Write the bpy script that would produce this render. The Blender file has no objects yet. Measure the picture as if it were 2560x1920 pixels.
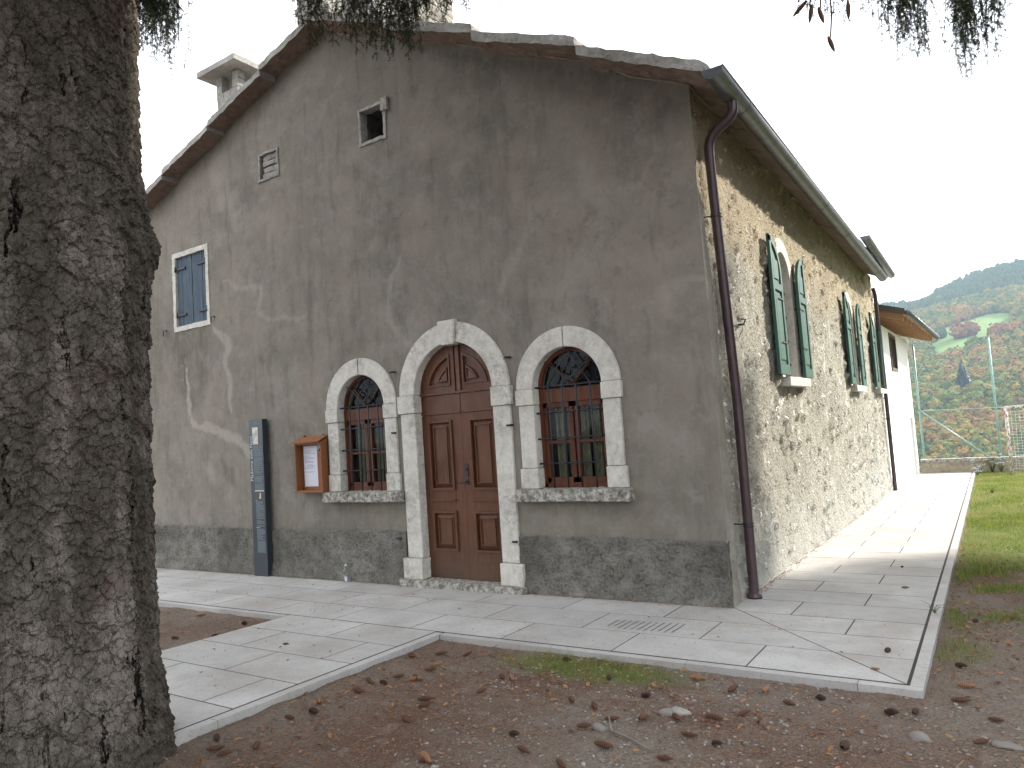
import bpy, bmesh, math, random
import numpy as np
from mathutils import Vector, Matrix
random.seed(7)
R = math.radians
scn = bpy.context.scene
COL = scn.collection

# ---------------------------------------------------------------- camera, world, sun, exposure
CAM = np.array([2.316, -7.241, 1.872])
FW = np.array([-0.5470542, 0.83430208, 0.06835019])
RT = np.array([0.83198733, 0.55090741, -0.06555992])
UP = np.array([0.0923514, -0.02100167, 0.99550497])
cd = bpy.data.cameras.new('camera'); co = bpy.data.objects.new('camera', cd); COL.objects.link(co)
m = Matrix.Identity(4)
for i in range(3):
    m[i][0] = RT[i]; m[i][1] = UP[i]; m[i][2] = -FW[i]; m[i][3] = CAM[i]
co.matrix_world = m
cd.sensor_width = 36.0; cd.lens = 36.0 * 1791.97 / 2560.0; cd.clip_start = 0.05; cd.clip_end = 6000
scn.camera = co

SUN_EL, SUN_AZ = R(30), math.atan2(0.53, 0.848)      # azimuth from +Y towards +X
w = bpy.data.worlds.new('World'); scn.world = w; w.use_nodes = True
nt = w.node_tree; nt.nodes.clear()
out = nt.nodes.new('ShaderNodeOutputWorld'); bg = nt.nodes.new('ShaderNodeBackground')
sky = nt.nodes.new('ShaderNodeTexSky'); sky.sky_type = 'NISHITA'; sky.sun_disc = False
sky.sun_elevation = SUN_EL; sky.sun_rotation = SUN_AZ; sky.dust_density = 3.0
tc = nt.nodes.new('ShaderNodeTexCoord'); nz = nt.nodes.new('ShaderNodeTexNoise')
nz.inputs['Scale'].default_value = 2.2; nz.inputs['Detail'].default_value = 5
cl = nt.nodes.new('ShaderNodeValToRGB'); cl.color_ramp.elements[0].position = .3; cl.color_ramp.elements[1].position = .7
cl.color_ramp.elements[0].color = (11.6, 12.2, 13.2, 1); cl.color_ramp.elements[1].color = (13.6, 13.6, 13.9, 1)
mx = nt.nodes.new('ShaderNodeMix'); mx.data_type = 'RGBA'; mx.inputs[0].default_value = 0.9   # thin bright cloud veil
nt.links.new(tc.outputs['Generated'], nz.inputs['Vector']); nt.links.new(nz.outputs['Fac'], cl.inputs[0])
nt.links.new(sky.outputs[0], mx.inputs[6]); nt.links.new(cl.outputs[0], mx.inputs[7])
nt.links.new(mx.outputs[2], bg.inputs[0]); bg.inputs[1].default_value = 0.068
nt.links.new(bg.outputs[0], out.inputs[0])

sd = bpy.data.lights.new('sun', 'SUN'); so = bpy.data.objects.new('sun', sd); COL.objects.link(so)
sd.energy = 3.7; sd.angle = R(2.2); sd.color = (1.0, 0.94, 0.84)
sv = Vector((math.cos(SUN_EL) * math.sin(SUN_AZ), math.cos(SUN_EL) * math.cos(SUN_AZ), math.sin(SUN_EL)))
so.rotation_euler = sv.to_track_quat('Z', 'Y').to_euler(); so.location = (20, 25, 20)
scn.view_settings.view_transform = 'Standard'; scn.view_settings.look = 'None'
scn.view_settings.gamma = 1.0; scn.view_settings.exposure = 1.75
scn.cycles.max_bounces = 8; scn.cycles.diffuse_bounces = 4; scn.cycles.volume_bounces = 0
scn.cycles.transparent_max_bounces = 8
scn.cycles.use_denoising = True

# ---------------------------------------------------------------- material helper
class M:
    def __init__(s, name, coord='Object', disp=False):
        s.m = bpy.data.materials.new(name); s.m.use_nodes = True
        s.t = s.m.node_tree; s.t.nodes.clear(); s.l = s.t.links
        s.o = s.n('ShaderNodeOutputMaterial'); s.c = s.n('ShaderNodeTexCoord').outputs[coord]
        if disp: s.m.displacement_method = 'BOTH'
    def n(s, k, **kw):
        x = s.t.nodes.new(k)
        for a, b in kw.items(): setattr(x, a, b)
        return x
    def put(s, sock, v):
        if hasattr(v, 'is_output'): s.l.new(v, sock)
        elif v is not None:
            if isinstance(v, (tuple, list)) and len(v) == 3 and sock.type == 'RGBA': v = (*v, 1)
            sock.default_value = v
    def scale(s, v, k):
        x = s.n('ShaderNodeMapping'); s.l.new(v, x.inputs[0]); x.inputs['Scale'].default_value = k; return x.outputs[0]
    def noise(s, sc, det=4, rough=.55, v=None, dist=0.0, color=False):
        x = s.n('ShaderNodeTexNoise'); s.l.new(v or s.c, x.inputs['Vector'])
        x.inputs['Scale'].default_value = sc; x.inputs['Detail'].default_value = det
        x.inputs['Roughness'].default_value = rough; x.inputs['Distortion'].default_value = dist
        return x.outputs['Color' if color else 'Fac']
    def vor(s, sc, feat='F1', v=None, out='Distance', rnd=1.0):
        x = s.n('ShaderNodeTexVoronoi', feature=feat); s.l.new(v or s.c, x.inputs['Vector'])
        x.inputs['Scale'].default_value = sc; x.inputs['Randomness'].default_value = rnd; return x.outputs[out]
    def warp(s, amt, sc, v=None, det=3):
        v = v or s.c; c = s.noise(sc, det, v=v, color=True)
        a = s.n('ShaderNodeVectorMath', operation='SUBTRACT'); s.l.new(c, a.inputs[0]); a.inputs[1].default_value = (.5, .5, .5)
        b = s.n('ShaderNodeVectorMath', operation='SCALE'); s.l.new(a.outputs[0], b.inputs[0]); b.inputs['Scale'].default_value = amt
        d = s.n('ShaderNodeVectorMath', operation='ADD'); s.l.new(v, d.inputs[0]); s.l.new(b.outputs[0], d.inputs[1]); return d.outputs[0]
    def ramp(s, f, els, interp='LINEAR'):
        x = s.n('ShaderNodeValToRGB'); s.l.new(f, x.inputs[0]); r = x.color_ramp; r.interpolation = interp
        while len(r.elements) < len(els): r.elements.new(.5)
        for e, (p, c) in zip(r.elements, els):
            e.position = p; e.color = (*c, 1) if isinstance(c, (tuple, list)) else (c, c, c, 1)
        return x.outputs[0]
    def mix(s, f, a, b, mode='MIX'):
        x = s.n('ShaderNodeMix', data_type='RGBA', blend_type=mode)
        s.put(x.inputs[0], f); s.put(x.inputs[6], a); s.put(x.inputs[7], b); return x.outputs[2]
    def ma(s, op, a, b=0.0, clamp=False):
        x = s.n('ShaderNodeMath', operation=op); x.use_clamp = clamp; s.put(x.inputs[0], a); s.put(x.inputs[1], b); return x.outputs[0]
    def attr(s, name, out='Fac'):
        x = s.n('ShaderNodeAttribute', attribute_name=name); return x.outputs[out]
    def sep(s, v=None):
        x = s.n('ShaderNodeSeparateXYZ'); s.l.new(v or s.c, x.inputs[0]); return x.outputs
    def bump(s, h, dist=.01, strength=1.0, nrm=None):
        x = s.n('ShaderNodeBump'); s.l.new(h, x.inputs['Height']); x.inputs['Distance'].default_value = dist
        x.inputs['Strength'].default_value = strength
        if nrm: s.l.new(nrm, x.inputs['Normal'])
        return x.outputs[0]
    def disp(s, h, scale, mid=.5):
        x = s.n('ShaderNodeDisplacement'); s.l.new(h, x.inputs['Height']); x.inputs['Scale'].default_value = scale
        x.inputs['Midlevel'].default_value = mid; s.l.new(x.outputs[0], s.o.inputs['Displacement'])
    def end(s, col, rough=.85, nrm=None, metal=0.0, spec=.3, trans=0.0, sub=None):
        p = s.n('ShaderNodeBsdfPrincipled'); s.put(p.inputs['Base Color'], col); s.put(p.inputs['Roughness'], rough)
        p.inputs['Metallic'].default_value = metal; p.inputs['Specular IOR Level'].default_value = spec
        p.inputs['Transmission Weight'].default_value = trans
        if nrm is not None: s.l.new(nrm, p.inputs['Normal'])
        s.l.new(p.outputs[0], s.o.inputs['Surface']); s.p = p
        return s.m

def hexd(*c): return tuple(c)

def m_plaster():
    s = M('grey_plaster', disp=True)
    wp = s.warp(.35, 1.3)
    a = s.noise(.75, 6, .62, v=wp); b = s.noise(2.6, 6, .65, v=wp); g = s.noise(9, 5, .6); f = s.noise(160, 3, .6)
    st = s.scale(s.c, (0.3370, 0.3219, 0.2865)); d = s.noise(1.5, 5, .65, v=st)
    c = s.ramp(a, [(.32, (0.1491, 0.1370, 0.1153)), (.44, (0.1778, 0.1626, 0.1364)), (.53, (0.2072, 0.1874, 0.1560)), (.62, (0.2265, 0.2032, 0.1684)), (.74, (0.1916, 0.1775, 0.1518))])
    c = s.mix(s.ramp(s.noise(1.3, 5, .6, v=s.warp(.6, 1.1)), [(.44, 0.0), (.62, .75)]), c, (0.1658, 0.1540, 0.1326)); c = s.mix(s.ramp(s.noise(1.1, 5, .6), [(.50, 0.0), (.62, .8)]), c, (0.2275, 0.1977, 0.1628)); c = s.mix(s.ramp(b, [(.42, 0.0), (.62, .7)]), c, (0.2563, 0.2340, 0.1961))
    c = s.mix(s.ramp(d, [(.5, 0.0), (.72, .5)]), c, (0.1389, 0.1272, 0.1059))
    c = s.mix(s.ramp(g, [(.45, 0.0), (.7, .3)]), c, (0.1689, 0.1527, 0.1270))
    st2 = s.attr('stain'); st2 = s.ma('MULTIPLY', st2, s.ramp(s.noise(6, 6, .7, v=s.scale(s.c, (1.6, 1, .5))), [(.32, .2), (.62, 1.0)]))
    c = s.mix(st2, c, (0.0737, 0.0676, 0.0538))
    pa = s.attr('patch'); pa2 = s.ma('MULTIPLY', pa, s.ramp(s.noise(14, 5, .7), [(.25, .55), (.6, 1.0)]))
    c = s.mix(pa2, c, (0.3096, 0.2873, 0.2484))
    cr = s.vor(.85, 'DISTANCE_TO_EDGE', v=s.warp(.5, 2.2, det=6)); crm = s.ma('MULTIPLY', s.ramp(cr, [(0.0, 1.0), (.006, 0.0)]), s.ramp(s.noise(.6, 2), [(.60, 0.0), (.68, .35)]))
    c = s.mix(crm, c, (0.0893, 0.0805, 0.0681))
    drip = s.noise(3.2, 6, .7, v=s.scale(s.warp(.1, 4), (1.8, 1.8, .22))); c = s.mix(s.ramp(drip, [(.52, 0.0), (.68, .5)]), c, (.105, .100, .085)); mot = s.noise(4.5, 6, .75, v=s.warp(.25, 3)); c = s.mix(s.ramp(mot, [(.54, 0.0), (.64, .4)]), c, (.27, .262, .235)); c = s.mix(s.ramp(mot, [(.34, .5), (.44, 0.0)]), c, (.125, .115, .098)); hc = s.vor(2.6, 'DISTANCE_TO_EDGE', v=s.warp(.45, 4, det=6)); c = s.mix(s.ma('MULTIPLY', s.ramp(hc, [(0.0, .8), (.006, 0.0)]), s.ramp(s.noise(.8, 3), [(.56, 0.0), (.62, .7)])), c, (.06, .055, .045))
    c = s.mix(s.ramp(f, [(.3, .14), (.7, 0.0)]), c, (0.1549, 0.1409, 0.1165))
    h = s.ma('ADD', s.ma('MULTIPLY', s.noise(3.0, 5, .5), .9), s.ma('MULTIPLY', s.noise(45, 4, .6), .12))
    h = s.ma('ADD', h, s.ma('MULTIPLY', pa, .12)); h = s.ma('SUBTRACT', h, s.ma('MULTIPLY', crm, .15))
    s.disp(h, .02)
    return s.end(c, .93, spec=.15)

def m_roughcast(name, base, dark, light, sc=38, amt=.02, spots=False):
    s = M(name, disp=True)
    wp = s.warp(.04, 18)
    n1 = s.noise(sc, 6, .68, v=wp); n2 = s.noise(5, 4, .6); big = s.noise(1.1, 4, .6)
    h = s.ma('ADD', s.ma('MULTIPLY', n1, .75), s.ma('MULTIPLY', n2, .5))
    c = s.mix(s.ramp(n1, [(.35, 1.0), (.58, 0.0)]), base, dark)
    c = s.mix(s.ramp(n2, [(.42, 0.0), (.68, .6)]), c, light)
    c = s.mix(s.ramp(big, [(.35, .55), (.6, 0.0)]), c, dark)
    if spots:
        st = s.vor(6.5, v=s.scale(s.warp(.14, 7), (1, 1, .8))); stm = s.ramp(st, [(.17, 1.0), (.24, 0.0)])
        msk = s.ramp(s.noise(2.4, 5, .65), [(.44, 0.0), (.52, 1.0)]); k = s.ma('MULTIPLY', stm, msk)
        k = s.ma('MULTIPLY', k, s.ramp(s.noise(22, 4), [(.35, 0.0), (.5, 1.0)]))
        pk = s.ma('MULTIPLY', s.ramp(s.noise(2.2, 5, .65, v=s.warp(.3, 3)), [(.60, 0.0), (.64, .75)]), s.ramp(s.noise(25, 4), [(.3, .3), (.5, 1.0)])); c = s.mix(pk, c, (.62, .58, .54)); c = s.mix(s.ma('MULTIPLY', k, .95), c, (.86, .85, .80))
        z = s.sep()[2]
        low = s.ramp(s.ma('ADD', s.ma('MULTIPLY', z, .35), s.ma('MULTIPLY', s.noise(2, 5), .5)), [(.3, 1.0), (.62, 0.0)])
        c = s.mix(s.ma('MULTIPLY', low, .6), c, (.42, .42, .39))
        top = s.ramp(s.ma('ADD', s.ma('MULTIPLY', z, .2), s.ma('MULTIPLY', s.noise(2.3, 5), .3)), [(.85, 0.0), (1.08, 1.0)])
        c = s.mix(s.ma('MULTIPLY', top, .55), c, (.42, .335, .21))
        stb = s.vor(3.4, out='Distance', v=s.warp(.2, 4)); h = s.ma('ADD', h, s.ma('MULTIPLY', s.ramp(stb, [(.1, .55), (.42, 0.0)]), msk))
        h = s.ma('ADD', h, s.ma('MULTIPLY', k, .25))
    s.disp(h, amt, .6)
    return s.end(c, .95, spec=.1)

def m_limestone(name='pale_limestone', tone=1.0, moss=.4):
    s = M(name)
    a = s.noise(7, 6, .65); b = s.noise(40, 5, .6); e = s.noise(2.2, 5, .6, v=s.scale(s.c, (1.5, 1.5, .6)))
    c = s.ramp(a, [(.3, (.44 * tone, .42 * tone, .37 * tone)), (.5, (.56 * tone, .54 * tone, .49 * tone)), (.7, (.63 * tone, .61 * tone, .56 * tone))])
    c = s.mix(s.ramp(b, [(.56, 0.0), (.70, .55)]), c, (.33 * tone, .30 * tone, .25 * tone))
    cr = s.ramp(s.vor(9, 'DISTANCE_TO_EDGE', v=s.warp(.25, 9, det=5)), [(0.0, .75), (.03, 0.0)])
    c = s.mix(s.ma('MULTIPLY', cr, s.ramp(a, [(.45, 0.0), (.6, .8)])), c, (.24, .21, .17))
    c = s.mix(s.ma('MULTIPLY', s.ramp(s.noise(16, 6, .75), [(.42, 0.0), (.62, 1.0)]), s.ramp(e, [(.40, 0.0), (.6, moss)])), c, (.14, .135, .11))
    n = s.bump(s.ma('ADD', b, s.ma('MULTIPLY', s.noise(120, 4), .4)), .006, .8)
    return s.end(c, .8, n, spec=.25)

def m_mossy_stone():
    s = M('weathered_sill_stone')
    a = s.noise(18, 6, .72); b = s.noise(60, 4)
    c = s.ramp(a, [(.34, (.08, .076, .063)), (.48, (.22, .21, .18)), (.6, (.42, .405, .365)), (.75, (.50, .485, .445))])
    return s.end(c, .9, s.bump(s.ma('ADD', a, s.ma('MULTIPLY', b, .4)), .012, .9), spec=.15)

def m_wood(name, c1, c2, rough=.5, axis=(9, 9, .9), rnd=30):
    s = M(name)
    v = s.scale(s.c, axis); g = s.noise(4, 6, .6, v=s.warp(.1, 3, v=v)); f = s.noise(rnd, 4, .6, v=v)
    c = s.mix(s.ramp(g, [(.3, 0.0), (.7, 1.0)]), c1, c2)
    c = s.mix(s.ramp(f, [(.4, .4), (.6, 0.0)]), c, tuple(x * .55 for x in c1))
    return s, c, g, f

def m_door():
    s, c, g, f = m_wood('varnished_door_wood', (.060, .019, .007), (.14, .050, .020))
    z = s.sep()[2]
    wr = s.ramp(s.ma('ADD', z, s.ma('MULTIPLY', s.noise(5, 4), .5)), [(.35, 1.0), (1.0, 0.0)])
    c = s.mix(s.ma('MULTIPLY', wr, .7), c, (.075, .050, .030))
    c = s.mix(s.ramp(s.noise(1.8, 3), [(.45, 0.0), (.7, .35)]), c, (.15, .058, .024))
    return s.end(c, s.ramp(s.noise(6, 4), [(.3, .38), (.7, .62)]), s.bump(f, .002, .6), spec=.35)

def m_simple(name, col, rough=.6, metal=0.0, spec=.3, var=.25, sc=20, bump=.002):
    s = M(name); n = s.noise(sc, 4, .6)
    c = s.mix(s.ramp(n, [(.3, 0.0), (.7, 1.0)]), tuple(x * (1 - var) for x in col), tuple(min(1, x * (1 + var * .6)) for x in col))
    return s.end(c, rough, s.bump(n, bump, .5), metal, spec)

def m_slab():
    s = M('pale_paving_stone')
    a = s.noise(1.6, 6, .6); b = s.noise(9, 6, .7); f = s.noise(70, 4, .6); r = s.attr('tone')
    c = s.ramp(a, [(.3, (0.3906, 0.3811, 0.3660)), (.5, (0.4557, 0.4440, 0.4255)), (.7, (0.5208, 0.5088, 0.4895))])
    c = s.mix(s.ma('MULTIPLY', r, .45), c, (0.3162, 0.3006, 0.2837))
    c = s.mix(s.ramp(b, [(.5, 0.0), (.75, .4)]), c, (0.3069, 0.2821, 0.2562))
    sc = s.ramp(s.vor(11, 'DISTANCE_TO_EDGE', v=s.warp(.5, 5, det=5)), [(0.0, .6), (.02, 0.0)])
    c = s.mix(s.ma('MULTIPLY', sc, s.ramp(s.noise(3, 4), [(.5, 0.0), (.6, .7)])), c, (0.2325, 0.2128, 0.1921))
    di = s.ramp(s.noise(.9, 5, .65), [(.46, 0.0), (.66, .55)]); c = s.mix(di, c, (0.2790, 0.2451, 0.2059)); c = s.mix(s.ramp(s.noise(28, 5, .75), [(.56, 0.0), (.66, .45)]), c, (0.1860, 0.1665, 0.1464)); wf = s.sep()[1]; c = s.mix(s.ma('MULTIPLY', s.ramp(s.ma('ADD', wf, s.ma('MULTIPLY', s.noise(4, 5), .4)), [(.02, 0.0), (.16, .5)]), s.ramp(s.sep()[0], [(.0, 1.0), (.02, 0.0)])), c, (0.2046, 0.1665, 0.1281))
    c = s.mix(s.ramp(f, [(.35, .2), (.6, 0.0)]), c, (0.2046, 0.1850, 0.1647))
    return s.end(c, .75, s.bump(s.ma('ADD', b, f), .003, .7), spec=.3)

def m_dirt():
    s = M('needle_strewn_dirt', disp=True)
    wp = s.warp(.3, 2)
    a = s.noise(.55, 6, .62, v=wp); b = s.noise(5, 6, .7, v=wp); f = s.noise(55, 5, .7); q = s.noise(22, 5, .65)
    red = s.ramp(a, [(.36, .8), (.56, 0.0)])
    c = s.mix(s.ramp(f, [(.3, 0.0), (.65, 1.0)]), (.10, .078, .06), (.23, .195, .16))
    cr = s.mix(s.ramp(f, [(.3, 0.0), (.68, 1.0)]), (.055, .028, .018), (.16, .085, .056))
    c = s.mix(s.ma('MULTIPLY', s.ma('ADD', red, s.ramp(b, [(.45, -.2), (.6, .35)]), True), .85), c, cr)
    c = s.mix(s.ramp(b, [(.52, 0.0), (.72, .55)]), c, (.27, .245, .215))
    peb = s.vor(60, v=s.warp(.02, 30)); c = s.mix(s.ma('MULTIPLY', s.ramp(peb, [(.16, 1.0), (.26, 0.0)]), s.ramp(s.vor(60, out='Color', v=s.warp(.02, 30)), [(.80, 0.0), (.86, .6)])), c, (.36, .34, .31))
    gx = s.attr('green'); c = s.mix(s.ma('MULTIPLY', gx, .8), c, s.mix(f, (.05, .09, .014), (.14, .20, .04)))
    cl_ = s.ramp(s.vor(38, v=s.warp(.03, 20)), [(.1, 1.0), (.5, 0.0)]); s.disp(s.ma('ADD', s.ma('ADD', s.ma('MULTIPLY', b, .5), s.ma('MULTIPLY', cl_, .10)), s.ma('ADD', s.ma('MULTIPLY', q, .3), s.ma('MULTIPLY', f, .30))), .045, .6)
    return s.end(c, .95, spec=.1)

def m_bark():
    s = M('spruce_bark', disp=True)
    def plates(sc, st, wa, ws):
        v = s.scale(s.warp(wa, ws, det=6), (1, 1, st)); x = s.n('ShaderNodeTexVoronoi', feature='F1'); s.l.new(v, x.inputs['Vector']); x.inputs['Scale'].default_value = sc
        a = s.n('ShaderNodeVectorMath', operation='SUBTRACT'); s.l.new(x.outputs['Position'], a.inputs[0]); s.l.new(v, a.inputs[1])
        tilt = s.ma('MULTIPLY', s.sep(a.outputs[0])[2], float(sc)); ed = s.vor(sc, 'DISTANCE_TO_EDGE', v=v); return tilt, ed, s.sep(x.outputs['Color'])
    t1, e1, c1 = plates(9, .55, .24, 4.5); t2, e2, c2 = plates(21, .62, .11, 11); t3, e3, c3 = plates(46, .6, .06, 24)
    fis = s.noise(8.5, 6, .6, v=s.scale(s.warp(.10, 6, det=6), (1, 1, .13)), dist=.2); crack = s.ramp(fis, [(.345, 1.0), (.368, 0.0)])
    fz = s.noise(110, 4, .7, v=s.scale(s.c, (1, 1, .5)))
    h = s.ma('ADD', s.ma('ADD', s.ma('MULTIPLY', c1[0], .22), s.ma('MULTIPLY', t1, .26)), s.ma('ADD', s.ma('MULTIPLY', c2[0], .22), s.ma('MULTIPLY', t2, .26)))
    h = s.ma('ADD', h, s.ma('ADD', s.ma('MULTIPLY', t3, .14), s.ma('MULTIPLY', c3[0], .12))); h = s.ma('ADD', h, s.ma('SUBTRACT', s.ma('MULTIPLY', fz, .14), s.ma('MULTIPLY', crack, .55)))
    c = s.ramp(s.ma('ADD', s.ma('MULTIPLY', c2[1], .16), s.ma('ADD', s.ma('MULTIPLY', c3[1], .12), s.ma('MULTIPLY', s.noise(15, 6, .72, v=s.scale(s.c, (1, 1, .6))), .72))), [(.28, (0.0491, 0.0421, 0.0349)), (.44, (0.1294, 0.1113, 0.0939)), (.60, (0.1975, 0.1715, 0.1479)), (.78, (0.2932, 0.2633, 0.2344))])
    c = s.mix(s.ma('MULTIPLY', s.ramp(c1[1], [(.5, 0.0), (.62, .8)]), s.ramp(s.noise(2.3, 5, .6), [(.52, 0.0), (.62, .65)])), c, (0.0938, 0.0499, 0.0391))
    c = s.mix(s.ramp(s.noise(2.0, 5, .6), [(.46, 0.0), (.64, .55)]), c, (0.0760, 0.0722, 0.0482))
    c = s.mix(s.ramp(s.noise(3.4, 5, .65, v=s.scale(s.c, (1, 1, .22))), [(.52, 0.0), (.70, .7)]), c, (0.2993, 0.2640, 0.2324))
    c = s.mix(s.ramp(s.noise(1.7, 5, .6, v=s.scale(s.c, (1.8096, 1.7160, 0.5023))), [(.42, .55), (.56, 0.0)]), c, (0.0491, 0.0430, 0.0332))
    low = lambda t, k: s.ramp(t, [(.16, 0.0), (.5, k)])
    c = s.mix(s.ma('MULTIPLY', s.ramp(e2, [(0.0, 1.0), (.05, 0.0)]), .75), c, (0.0214, 0.0172, 0.0141)); c = s.mix(s.ma('MULTIPLY', s.ramp(e3, [(0.0, 1.0), (.05, 0.0)]), .45), c, (0.0286, 0.0232, 0.0183)); c = s.mix(s.ma('MULTIPLY', s.ramp(e1, [(0.0, 1.0), (.022, 0.0)]), .8), c, (0.0178, 0.0138, 0.0108))
    c = s.mix(crack, c, (0.0161, 0.0129, 0.0100))
    s.disp(h, .056, .35)
    return s.end(c, .95, spec=.1)

def m_leafy(name, c1, c2, c3=None, rough=.6, tr=.25, sc=3):
    s = M(name); n = s.noise(sc, 3); r = s.attr('tone')
    c = s.mix(r, c1, c2)
    if c3: c = s.mix(s.ramp(n, [(.45, 0.0), (.62, .8)]), c, c3)
    p = s.end(c, rough, spec=.25)
    t = s.n('ShaderNodeBsdfTranslucent'); s.put(t.inputs[0], c); x = s.n('ShaderNodeMixShader'); x.inputs[0].default_value = tr
    s.l.new(s.p.outputs[0], x.inputs[1]); s.l.new(t.outputs[0], x.inputs[2]); s.l.new(x.outputs[0], s.o.inputs['Surface'])
    return p

def m_glass():
    s = M('window_glass')
    g = s.n('ShaderNodeBsdfGlossy'); g.inputs['Roughness'].default_value = .03; g.inputs['Color'].default_value = (.9, .95, 1, 1)
    s.l.new(s.bump(s.noise(2.5, 2), .01, .35), g.inputs['Normal'])
    t = s.n('ShaderNodeBsdfTransparent'); t.inputs[0].default_value = (.78, .82, .8, 1)
    f = s.n('ShaderNodeLayerWeight'); f.inputs[0].default_value = .5; fr_ = s.ma('ADD', s.ma('MULTIPLY', s.ma('POWER', f.outputs['Facing'], 4.0), .35), .012)
    x = s.n('ShaderNodeMixShader'); s.l.new(fr_, x.inputs[0]); s.l.new(t.outputs[0], x.inputs[1]); s.l.new(g.outputs[0], x.inputs[2])
    s.l.new(x.outputs[0], s.o.inputs['Surface']); return s.m

PLASTER = m_plaster()
PLINTH = m_roughcast('rough_plinth_render', (.195, .185, .163), (.07, .067, .055), (.31, .30, .275), 30, .06)
SIDEW = m_roughcast('rough_side_render', (.40, .38, .32), (.20, .187, .155), (.50, .48, .425), 18, .10, True)
STONE = m_limestone(tone=.98); STONE2 = m_limestone('pale_jamb_limestone', 1.0, .55); STONE3 = m_limestone('low_moss_limestone', 1.0, .3); SILL = m_mossy_stone()  # limestones differ slightly in tone and in amount of dark blotching
DOORM = m_door()
def _wf():
    s, c, g, f = m_wood('window_frame_wood', (.085, .026, .012), (.15, .05, .022)); return s.end(c, .45, s.bump(f, .001, .5))
FRAMEW = _wf()
def _bw():
    s, c, g, f = m_wood('worn_blue_planks', (.055, .08, .11), (.105, .14, .175), axis=(14, 14, .8))
    c = s.mix(s.ramp(s.noise(9, 6, .7, v=s.scale(s.c, (3, 3, .35))), [(.52, 0.0), (.66, .65)]), c, (.16, .17, .17))
    return s.end(c, .8, s.bump(f, .003, .9), spec=.15)
BLUEW = _bw()
def _bo():
    s, c, g, f = m_wood('orange_board_wood', (.20, .072, .026), (.27, .105, .04), axis=(6, 6, 6)); return s.end(c, .5, s.bump(f, .001, .4))
BOARDW = _bo()
IRON = m_simple('dark_iron', (.035, .035, .042), .55, .3, .4)
GREEN = m_simple('green_shutter_paint', (.035, .105, .080), .5, var=.2, sc=8)
GUTM = m_simple('grey_gutter_metal', (.15, .158, .17), .40, .55, .5, var=.3, sc=6)
PIPEM = m_simple('brown_pipe_paint', (.075, .05, .055), .38, .35, .5, var=.2, sc=5)
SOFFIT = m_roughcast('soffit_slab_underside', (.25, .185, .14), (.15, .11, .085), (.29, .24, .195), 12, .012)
ROOFT = m_roughcast('roof_slab_stone', (.36, .35, .32), (.20, .19, .17), (.46, .45, .42), 22, .03)
SLAB = m_slab(); DIRT = m_dirt(); BARK = m_bark(); GLASS = m_glass()
DARKIN = m_simple('dark_interior', (.02, .018, .016), .9)  # near-black colour stands in for the darkness of unlit rooms
CURT = m_simple('pale_curtain_cloth', (.22, .22, .15), .9, var=.3, sc=15)

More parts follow.
